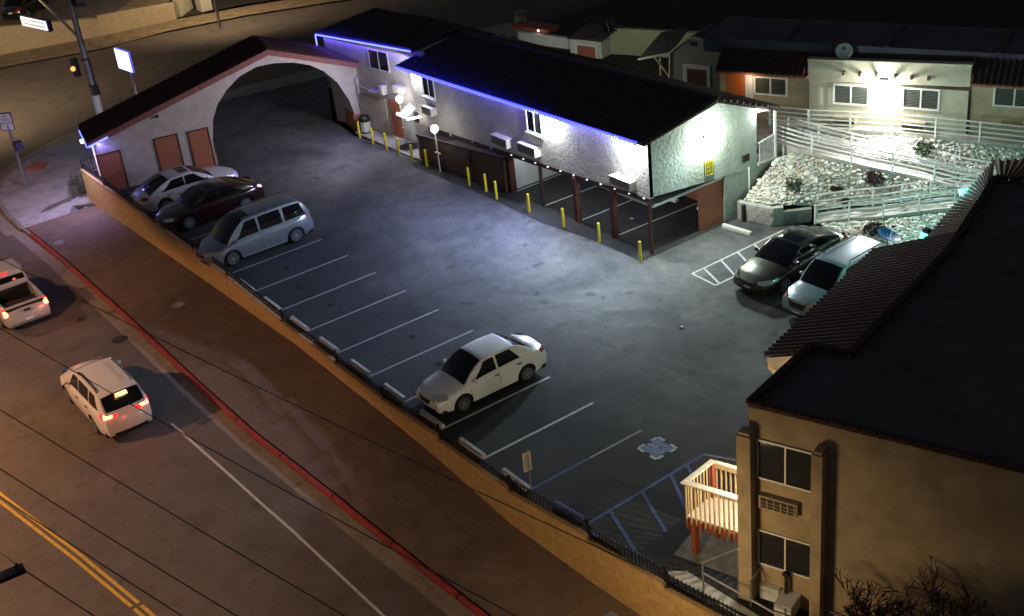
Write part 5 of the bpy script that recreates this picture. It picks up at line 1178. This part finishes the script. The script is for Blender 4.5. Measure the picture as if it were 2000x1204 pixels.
for s0 in (1.0, 4.4): mb = MB(); FH.box(mb, s0, s0 + 1.15, -.4, -.003, 3.15, 3.55); a = mb.build('air_conditioner', M_CREAM2, t); mb = MB(); FH.box(mb, s0 + .05, s0 + 1.1, -.412, -.401, 3.22, 3.42); mb.build('louvre', M_ACD, a)
mb = MB(); FH.box(mb, 3.2, 3.6, -.14, -.06, 5.3, 5.55); a = mb.build('floodlight', M_TRIM, t); mb = MB(); FH.box(mb, 3.24, 3.56, -.17, -.142, 5.3, 5.5); mb.build('lens', M_EW, a)
lamp('POINT', FH.p(3.4, -.36, 5.15), 130, (1, .97, .86), .28); lamp('SPOT', FH.p(3.4, -.9, 5.2), 900, (.97, 1, .96), .1, FH.p(6.0, -6, 0), spot=118, blend=1)
dish(*FH.p(1.3, .4, 6.2), .45, .42, 'white satellite dish on the parapet of the terrace house', M_WHITEW)
for nm, lab, s0, s1, win in (('terrace_wing', 'tan wing with orange door left of the parapet house', -5.2, -.4, (-3.28, -1.5, 4.2, 5.2)), ('terrace_wing', 'dim brown wing right of the parapet house', 7.5, 18, (8.5, 10.4, 4.5, 5.5))):
    t = thing(nm, lab, 'building', FH.p((s0 + s1) / 2, 1, 3), 'tiled wings of the terrace house')
    dzz = .03 * (s0 + s1) / 2
    mb = MB(); FH.box(mb, s0, s1, .15, 3.4, 2.7, 5.5 + .2 * (s0 > 0)); mb.build('front_wall', M_CREAM2, t)
    window(FH, *win, t, fw=.09, blinds=True, o=.15)
    mb = MB(); e = .2 * (s0 > 0); tile_roof(mb, FH.p(s0, -.35, 5.5 + e), FH.p(s1, -.35, 5.5 + e), FH.p(s1, .9, 6.55 + e), FH.p(s0, .9, 6.55 + e), int((s1 - s0) / .28), 5); mb.build('roof_tiles', M_ROOFM, t, kind='stuff')
    mb = MB(); FH.box(mb, s0, s1, -.3, .14, 5.36 + e, 5.46 + e); mb.build('soffit', M_ORG, t)
    if s0 < 0:
        mb = MB(); FH.box(mb, -4.75, -3.75, .08, .147, 3.0, 5.25); a = mb.build('door', M_ORG2, t); mb = MB(); mb.ball(FH.p(-3.9, .05, 4.1), .05, 8, 6); mb.build('handle', M_TRIM, a)
        mb = MB(); FH.box(mb, -3.72, -3.32, .06, .147, 3.0, 5.25); mb.build('door_frame', M_WHITE, t)
        mb = MB(); FH.box(mb, -5.1, -4.8, .06, .147, 3.0, 5.25); mb.build('door_frame', M_CREAM2, t)
    else:
        mb = MB(); FH.box(mb, 9.0, 10.3, -.3, .147, 3.3, 3.8); mb.build('air_conditioner', M_TAN, t)
lamp('POINT', FH.p(-3.3, -.5, 5.1), 5, (1, .72, .45), .08); lamp('POINT', FH.p(13, -1.2, 5.2), 7, (1, .75, .5), .1)
mb = MB(); FH.box(mb, -6.2, 18, .7, 4.6, 6.15, 6.9)
t = thing('flat_roof_block', 'long dim bluish flat roof behind the terrace house', 'building', FH.p(5, 3, 6)); mb.build('roof_slab', M_FLATB, t)
for k in range(3): mb = MB(); FH.box(mb, -2 + k * 5.2, -1.8 + k * 5.2, .75, 4.5, 6.91, 6.96); mb.build('roof_seam', M_ROOF, t)
lamp('AREA', FH.p(5, 2, 14), 60, (.35, .3, 1), aim=FH.p(5, 2.6, 6.9), size=8) if False else None

# sheds and yards beyond the motel
FS = Fr((3.7, 22.6), 20)
t = thing('gambrel_shed', 'grey shed with rounded gambrel gable and brown door', 'shed', FS.p(.4, 1, 2.7))
prof = [(-1.22, 2.6), (-1.1, 4.6), (-.82, 4.85), (.1, 5.5), (.5, 5.6), (1.0, 5.5), (1.86, 5.15), (2.08, 4.7), (1.98, 2.6)]
mb = MB(); n = len(prof); mb.add([FS.p(a, 0, z) for a, z in prof] + [FS.p(a, 2.5, z) for a, z in prof], [tuple(range(n)), tuple(range(2 * n - 1, n - 1, -1)), (0, n, n + 1, 1), (n - 1, n - 2, 2 * n - 2, 2 * n - 1)]); mb.build('gable_wall', M_GREYW, t)
mb = MB(); mb.grid([[FS.p(a, -.08, z + .03), FS.p(a, 2.6, z + .03)] for a, z in prof[1:-1]]); mb.build('roof', M_ROOF, t)
for (a, b) in zip(prof[:-1], prof[1:]): mb = MB(); mb.bar(FS.p(a[0], -.05, a[1]), FS.p(b[0], -.05, b[1]), .1, .08); mb.build('trim', M_CREAM, t)
mb = MB(); FS.box(mb, -.35, 1.35, -.05, -.003, 2.7, 4.02); a = mb.build('door_frame', M_WHITEW, t); mb = MB(); FS.box(mb, -.08, 1.1, -.07, -.051, 2.7, 3.75); mb.build('door', M_REDWD, a)
for k in range(3): mb = MB(); FS.box(mb, .14 + k * .17, .24 + k * .17, -.03, -.003, 5.1, 5.35); mb.build('vent_slot', M_ACD, t)
t = thing('lean_to_roof', 'dark sloping lean-to roof left of the gambrel shed', 'roof', FS.p(-2, .5, 4))
mb = MB(); mb.hexa([FS.p(-3.2, 0, 3.95), FS.p(-1.1, 0, 4.5), FS.p(-.6, 1.5, 5.6), FS.p(-2.3, 1.2, 5.2), FS.p(-3.2, 0, 4.05), FS.p(-1.1, 0, 4.6), FS.p(-.6, 1.5, 5.7), FS.p(-2.3, 1.2, 5.3)]); mb.build('roof', M_ROOF, t)
mb = MB(); mb.bar(FS.p(-2.2, .1, 4.2), FS.p(-1.3, .1, 3.1), .09); mb.build('brace', M_CREAM2, t); mb = MB(); mb.bar(FS.p(-3.2, -.03, 4.0), FS.p(-1.1, -.03, 4.55), .05, .12); mb.build('fascia', M_CREAM, t)
mb = MB(); mb.bar(FS.p(-2.1, .6, 2.7), FS.p(-2.1, .6, 4.5), .1); mb.build('post', M_CREAM2, t)
FS2 = Fr((-4.5, 22.8), 15)
t = thing('white_shed', 'small white shed with red brown door beyond the motel roof', 'shed', FS2.p(-1, 1, 2.7))
mb = MB(); FS2.box(mb, -2.2, .2, 0, 2.2, 2.4, 3.75); mb.build('wall', M_WHITEW, t)
mb = MB(); FS2.box(mb, -1.8, -.08, -.06, -.003, 2.5, 3.55); a = mb.build('door_frame', M_WHITE, t); mb = MB(); FS2.box(mb, -1.6, -.25, -.08, -.061, 2.5, 3.4); mb.build('door', M_ORG, a)
mb = MB(); mb.hexa([FS2.p(-2.3, -.1, 3.72), FS2.p(.3, -.1, 3.86), FS2.p(.9, 1.6, 4.4), FS2.p(-1.7, 1.4, 4.25), FS2.p(-2.3, -.1, 3.8), FS2.p(.3, -.1, 3.94), FS2.p(.9, 1.6, 4.5), FS2.p(-1.7, 1.4, 4.35)]); mb.build('roof', M_ROOF, t)
dish(*FS2.p(.3, .8, 4.2), .3, .4, 'dark satellite dish on the white shed roof', M_TRIM)
FY = Fr((-1, 25.5), 25)
t = thing('back_wall', 'pale yellow green wall behind the sheds', 'wall', FY.p(-1, 0, 3))
mb = MB(); FY.box(mb, -4.0, 2.0, 0, .3, 1, 3.95); mb.build('wall', M_LIME, t); mb = MB(); FY.box(mb, -4.0, 2.0, -.03, .3, 3.96, 4.35); mb.build('upper_band', M_LIME, t)
FY2 = Fr((-9, 22.5), 15)
t = thing('back_wall', 'short white wall left of the white shed', 'wall', FY2.p(0, 0, 3))
mb = MB(); FY2.box(mb, -2.6, 1.5, 0, .3, 1, 3.4); mb.build('wall', M_WHITEW, t)
t = thing('wooden_beam_stack', 'brown timber edge above the short white wall', 'roof', FY2.p(-.5, .5, 3.6)); mb = MB(); FY2.box(mb, -3.6, -.4, .4, 1.6, 3.4, 3.65); mb.build('fascia', M_WOODR, t)
t = thing('utility_cabinet', 'pale grey upright cabinet beyond the motel ridge', 'cabinet', (-15, 24.5, 2)); mb = MB(); mb.box(-15.3, -14.7, 24.3, 24.9, 0, 3.4); mb.build('body', M_ACM, t); mb = MB(); mb.box(-15.4, -14.6, 24.2, 25, 3.4, 3.5); mb.build('lid', M_CONCD, t)
t = thing('wall_lamp', 'added fill lamp hidden under the back eave of the motel', 'lamp', (-.5, 18.1, 4.5)); mb = MB(); mb.box(-.65, -.35, 17.95, 18.25, 4.2, 4.45); mb.build('housing', M_TRIM, t)  # unseen fixture added to brighten the pale wall behind the sheds
lamp('POINT', (-.5, 18.6, 4.1), 45, (1, .97, .78), .1); lamp('POINT', (-8, 18.9, 4.0), 22, (1, .96, .92), .1)
q = thing('yard_lamp', 'small bare bulb above the short white wall beyond the roof', 'lamp', FY2.p(-1.0, .1, 3.4)); mb = MB(); mb.ball(FY2.p(-1.0, .1, 3.62), .06); mb.build('bulb', M_EWW, q); mb = MB(); mb.tube([FY2.p(-1.0, .1, 3.38), FY2.p(-1.0, .1, 3.58)], .02, 6); mb.build('stem', M_TRIM, q)

# ------------------------------------------------------------------ signal pole, signs
t = thing('traffic_signal', 'tall grey traffic signal pole with cream mast arm and amber light', 'traffic signal', (-28.6, -1.13, -.9))
mb = MB(); mb.tube([(-28.6, -1.13, -1), (-28.6, -1.13, 8.6)], .25, 14, .17); mb.build('pole', M_GALV, t, smooth=True, sharp=40)
mb = MB(); mb.tube([(-28.8, -1.1, 5.85), (-35, -.35, 6.0), (-41.8, .45, 6.1), (-50, 1.4, 6.4)], .11, 10, .08); mb.build('mast_arm', M_CREAMP, t, smooth=True, sharp=40)
mb = MB(); mb.lathe((-28.6, -1.13, .6), [(.262, 0), (.255, 1.35)], 14); mb.build('white_sleeve', M_WHITE, t)
mb = MB(); mb.box(-28.3, -28.0, -1.3, -.9, 2.1, 2.7); mb.build('push_button_box', M_TRIM, t)
for z in (4.4, 2.6): mb = MB(); mb.lathe((-28.6, -1.13, z), [(.25, 0), (.25, .1)], 14); mb.build('clamp', M_TRIM, t)
mb = MB(); mb.tube([(-28.3, -.95, 2.3), (-28.3, -.95, 4.4)], .035, 6); mb.build('conduit', M_TRIM, t)
mb = MB(); mb.box(-29.55, -29.15, -1.9, -1.5, 3.3, 4.5); a = mb.build('signal_head', M_TRIM, t)
mb = MB(); mb.ball((-29.1, -1.95, 3.9), .17, 12, 8, (.6, 1, 1)); mb.build('amber_lens', M_EA, a, smooth=True)
mb = MB(); mb.box(-28.9, -27.7, -1.0, -.4, 8.0, 8.9); a = mb.build('signal_head', M_TRIM, t)
FN = Fr((-31.5, -4.0), 62)
def quadsign(F, a0, a1, z0, z1, m, mb, d=.08, o=0): F.box(mb, a0, a1, o, o + d, z0, z1)
t = thing('street_name_sign', 'lit white street name sign hanging below the mast arm', 'sign', (-38.5, -1.2, 5.2))
FN = Fr((-40.3, -1.55), 12)
mb = MB(); quadsign(FN, 0, 3.8, 4.78, 5.6, None, mb, .3); mb.build('housing', M_SIGNB, t)
mb = MB(); quadsign(FN, .06, 3.6, 4.85, 5.53, None, mb, .02, -.022); mb.build('face', M_ESTR, t)
mb = MB()
rl = random.Random(4)
for zz, hh in ((5.3, .12), (5.0, .16)):
    x = .4
    while x < 3.2: wv_ = rl.uniform(.08, .16); quadsign(FN, x, x + wv_, zz, zz + hh * rl.uniform(.6, 1), None, mb, .004, -.027); x += wv_ + .035
mb.build('lettering', M_GREYT, t, kind='stuff')
mb = MB(); mb.bar(FN.p(.8, .15, 5.6), FN.p(.8, .3, 6.0), .05); mb.bar(FN.p(3.0, .15, 5.6), FN.p(3.0, .3, 6.0), .05); mb.build('hanger', M_TRIM, t)
t = thing('pole_sign', 'glowing white box sign with blue edge on a thin pole behind the gatehouse', 'sign', (-22.1, -.5, 0))
FP = Fr((-22.4, -.64), 6)
mb = MB(); quadsign(FP, -.95, .95, 4.75, 6.1, None, mb, .12); mb.build('sign_box', M_ESIGNB, t)
mb = MB(); quadsign(FP, -.9, .9, 4.8, 6.05, None, mb, .02, -.024); mb.build('face', M_ESIGN, t)
mb = MB(); mb.tube([FP.p(.3, .15, -.8), FP.p(.3, .15, 4.75)], .07, 8); mb.build('pole', M_WHITE, t)
lamp('POINT', FP.p(0, -.6, 5.4), 5, (.4, .4, 1), .3)
# corner post with turn sign
t = thing('turn_sign', 'white turn restriction sign on a metal post at the street corner', 'sign', (-25.4, -7.8, -1.55))
mb = MB(); mb.tube([(-25.4, -7.8, -1.6), (-25.4, -7.8, 2.6)], .085, 8); mb.build('post', M_GALV, t)
FT = Fr((-25.4, -7.9), 50)
mb = MB(); quadsign(FT, -.35, .42, 2.3, 3.35, None, mb, .03); pn = mb.build('panel', M_WHITE, t)
mb = MB(); quadsign(FT, -.4, .47, 2.25, 3.42, None, mb, .05, .031); mb.build('back_plate', M_SIGNB, t)
for k, tx in enumerate(('NO', 'TURN', 'ON RED')):
    cu = bpy.data.curves.new('lettering', 'FONT'); cu.body = tx; cu.size = .24; cu.align_x = 'CENTER'; o = bpy.data.objects.new('lettering', cu); col.objects.link(o); bpy.context.view_layer.update(); me = bpy.data.meshes.new_from_object(o); bpy.data.objects.remove(o); me.materials.clear(); me.materials.append(M_BLACKT); o = bpy.data.objects.new('lettering', me); col.objects.link(o)
    p_ = FT.p(.035, -.006, 3.12 - k * .22); o.parent = t; o.location = Vector(p_) - ORG[t.name]; o.rotation_euler = (PI / 2, 0, math.radians(50)); o.scale = (.85, .85, 1)
mb = MB(); c_ = FT.p(.035, -.005, 2.48); mb.ball(c_, .085, 12, 8, (1, .1, 1)); mb.build('black_disc', M_BLACKT, t)
t = thing('pedestrian_signal', 'boxy pedestrian signal on the short corner post', 'traffic signal', (-24.9, -7.6, 1.2))
mb = MB(); mb.box(-25.2, -24.75, -7.85, -7.4, 1.0, 1.55); mb.build('housing', M_SIGNB, t); mb = MB(); mb.ball((-25.05, -7.9, 1.2), .05); mb.build('indicator', M_RIM, t)
mb = MB(); mb.tube([(-25.4, -7.8, 1.5), (-25.1, -7.65, 1.4)], .03, 6); mb.build('bracket', M_GALV, t)
# accessible bay sign
t = thing('bay_sign', 'small sign on a post at the head of the blue lined bay', 'sign', (24.54, -5.05, 0))
mb = MB(); mb.tube([(24.54, -5.02, 0), (24.54, -5.02, 1.55)], .028, 8); mb.build('post', M_GALV, t)
FB = Fr((24.54, -5.07), 84)
mb = MB(); quadsign(FB, -.16, .16, .72, 1.5, None, mb, .02); mb.build('panel', M_WOODT, t); mb = MB(); quadsign(FB, -.12, .12, .78, 1.44, None, mb, .004, -.006); mb.build('face', M_CONCD, t)
# litter
for (x, y, l) in ((10.19, 12.21, 'white scrap of paper on the carport floor'), (20.03, 6.37, 'white scrap of paper in the middle of the lot')):
    mb = MB(); mb.hexa([(x, y, .01), (x + .16, y + .02, .01), (x + .15, y + .14, .01), (x, y + .1, .01), (x + .01, y, .05), (x + .15, y + .02, .09), (x + .14, y + .12, .06), (x + .02, y + .1, .05)]); tag(mb.build('paper_scrap', M_WHITE), l, 'litter')

# ------------------------------------------------------------------ overhead lines and pole end
def wire(a, b, sag, label):
    a, b = Vector(a), Vector(b); mb = MB(); d = (b - a); a = a - d * .6; b = b + d * .25
    mb.tube([a + (b - a) * u - Vector((0, 0, sag * 4 * u * (1 - u))) for u in np.linspace(0, 1, 25)], .017, 5)
    tag(mb.build('power_line', M_IRON), label, 'cable', 'overhead cables above the street')
wire((7.8, -15.95, 7.4), (36.7, -10.5, 7.4), .5, 'overhead cable nearest the block wall')
wire((11.84, -18.13, 7.4), (36, -13.67, 7.4), .5, 'overhead cable crossing the white moving vehicle')
wire((17.67, -19.87, 7.2), (33.28, -16.58, 7.2), .15, 'overhead cable above the middle of the driving lane')
wire((21.0, -20.88, 7.2), (31.48, -18.51, 7.2), .15, 'overhead cable just right of the yellow centre line')
wire((22.4, -21.3, 7.2), (30.6, -19.49, 7.2), .15, 'overhead cable crossing the yellow centre line')
wire((24.97, -22.06, 7.1), (29.1, -21.07, 7.1), .1, 'overhead cable at the bottom left corner')
t = thing('utility_pole', 'dark blue crossarm end of a pole at the bottom left corner', 'utility pole', (25.8, -25.2, -1.5))
mb = MB(); mb.tube([(25.8, -25.6, -1.6), (25.8, -25.6, 8.5)], .15, 12, .11); mb.build('pole', M_BRND, t)
mb = MB(); mb.bar((25.8, -25.7, 7.0), (26.05, -21.75, 7.0), .34, .12); mb.build('crossarm', mat('dark_blue_metal', (.012, .018, .05), .5), t)
mb = MB(); mb.lathe((26.04, -21.9, 7.05), [(.05, 0), (.04, .16)], 8); mb.build('insulator', M_BRND, t)

# ------------------------------------------------------------------ street lamps on the near side of the street, out of the frame
for (x, y, e, c_, l) in ((-16, -25, 1500, (1, .52, .30), 'street lamp up the street past the pickup'), (4, -26.5, 2100, (1, .50, .25), 'street lamp opposite the middle of the block wall'), (33.9, -11.3, 210, (1, .72, .36), 'low street lamp in front of the tan building'), (23, -27.5, 1000, (1, .54, .27), 'street lamp opposite the white sedan')):
    z0 = gz(x, y); t = thing('street_lamp', l, 'street lamp', (x, y, z0), 'street lamps'); zz = 8.6 if x < 30 else 2.2
    mb = MB(); mb.tube([(x, y, z0), (x, y, zz)], .12, 10, .08); mb.build('pole', M_GALV, t)
    mb = MB(); mb.tube([(x, y, zz), (x, y + .9, zz + .35), (x, y + 1.8, zz + .4)], .05, 8); mb.build('arm', M_GALV, t)
    mb = MB(); mb.box(x - .18, x + .18, y + 1.7, y + 2.4, zz + .3, zz + .5); mb.build('lamp_head', M_GALV, t)
    mb = MB(); mb.box(x - .14, x + .14, y + 1.78, y + 2.32, zz + .27, zz + .298); mb.build('lens', M_ESOD, t)
    # full cut-off lantern: nothing much beyond the far kerb side wall
    if x < -10: lamp('SPOT', (x, y + 2.05, zz + .2), 130, (1, .80, .74), .14, (x, y + 8, 0), spot=165, blend=.6)  # extra wide spot added to brighten the gatehouse, outside the cut-off cone
    if x < 30: lamp('SPOT', (x, y + 2.05, zz + .2), e, c_, .14, (x, y + 2.4, 0), spot=2 * math.degrees(math.atan2(abs(-5.6 - y - 2.05), zz + .1)) + 3, blend=.12)
    else: lamp('SPOT', (x, y + 2.05, zz + .2), e, c_, .7, (x - 2, y + 8, 0), spot=165, blend=.6)
# lamps across the side street
for (x, y, e) in ((-41, -12, 6200), (-44.5, 15, 2200)):
    z0 = gz(x, y); t = thing('street_lamp', 'street lamp across the side street, %s one' % ('near' if y < 0 else 'far'), 'street lamp', (x, y, z0), 'street lamps')
    mb = MB(); mb.tube([(x, y, z0), (x, y, 8.5)], .12, 10, .08); mb.build('pole', M_GALV, t)
    mb = MB(); mb.box(x - .3, x + .3, y - .2, y + .2, 8.5, 8.7); mb.build('lamp_head', M_GALV, t)
    lamp('SPOT', (x, y, 8.3), e, (1, .72, .42), .14, (x - 6, y + 4, 0), spot=160, blend=.6)

# ------------------------------------------------------------------ site units -> metres
for o in list(sc.objects):
    if o is camo or o is suno: continue
    if o.parent is None:
        o.location = Vector(o.location) * S
        if o.type == 'LIGHT':
            if o.data.type == 'AREA': o.data.size *= S; o.data.size_y *= S
            else: o.data.shadow_soft_size *= S
            o.data.energy *= S * S
        else: o.scale = Vector(o.scale) * S
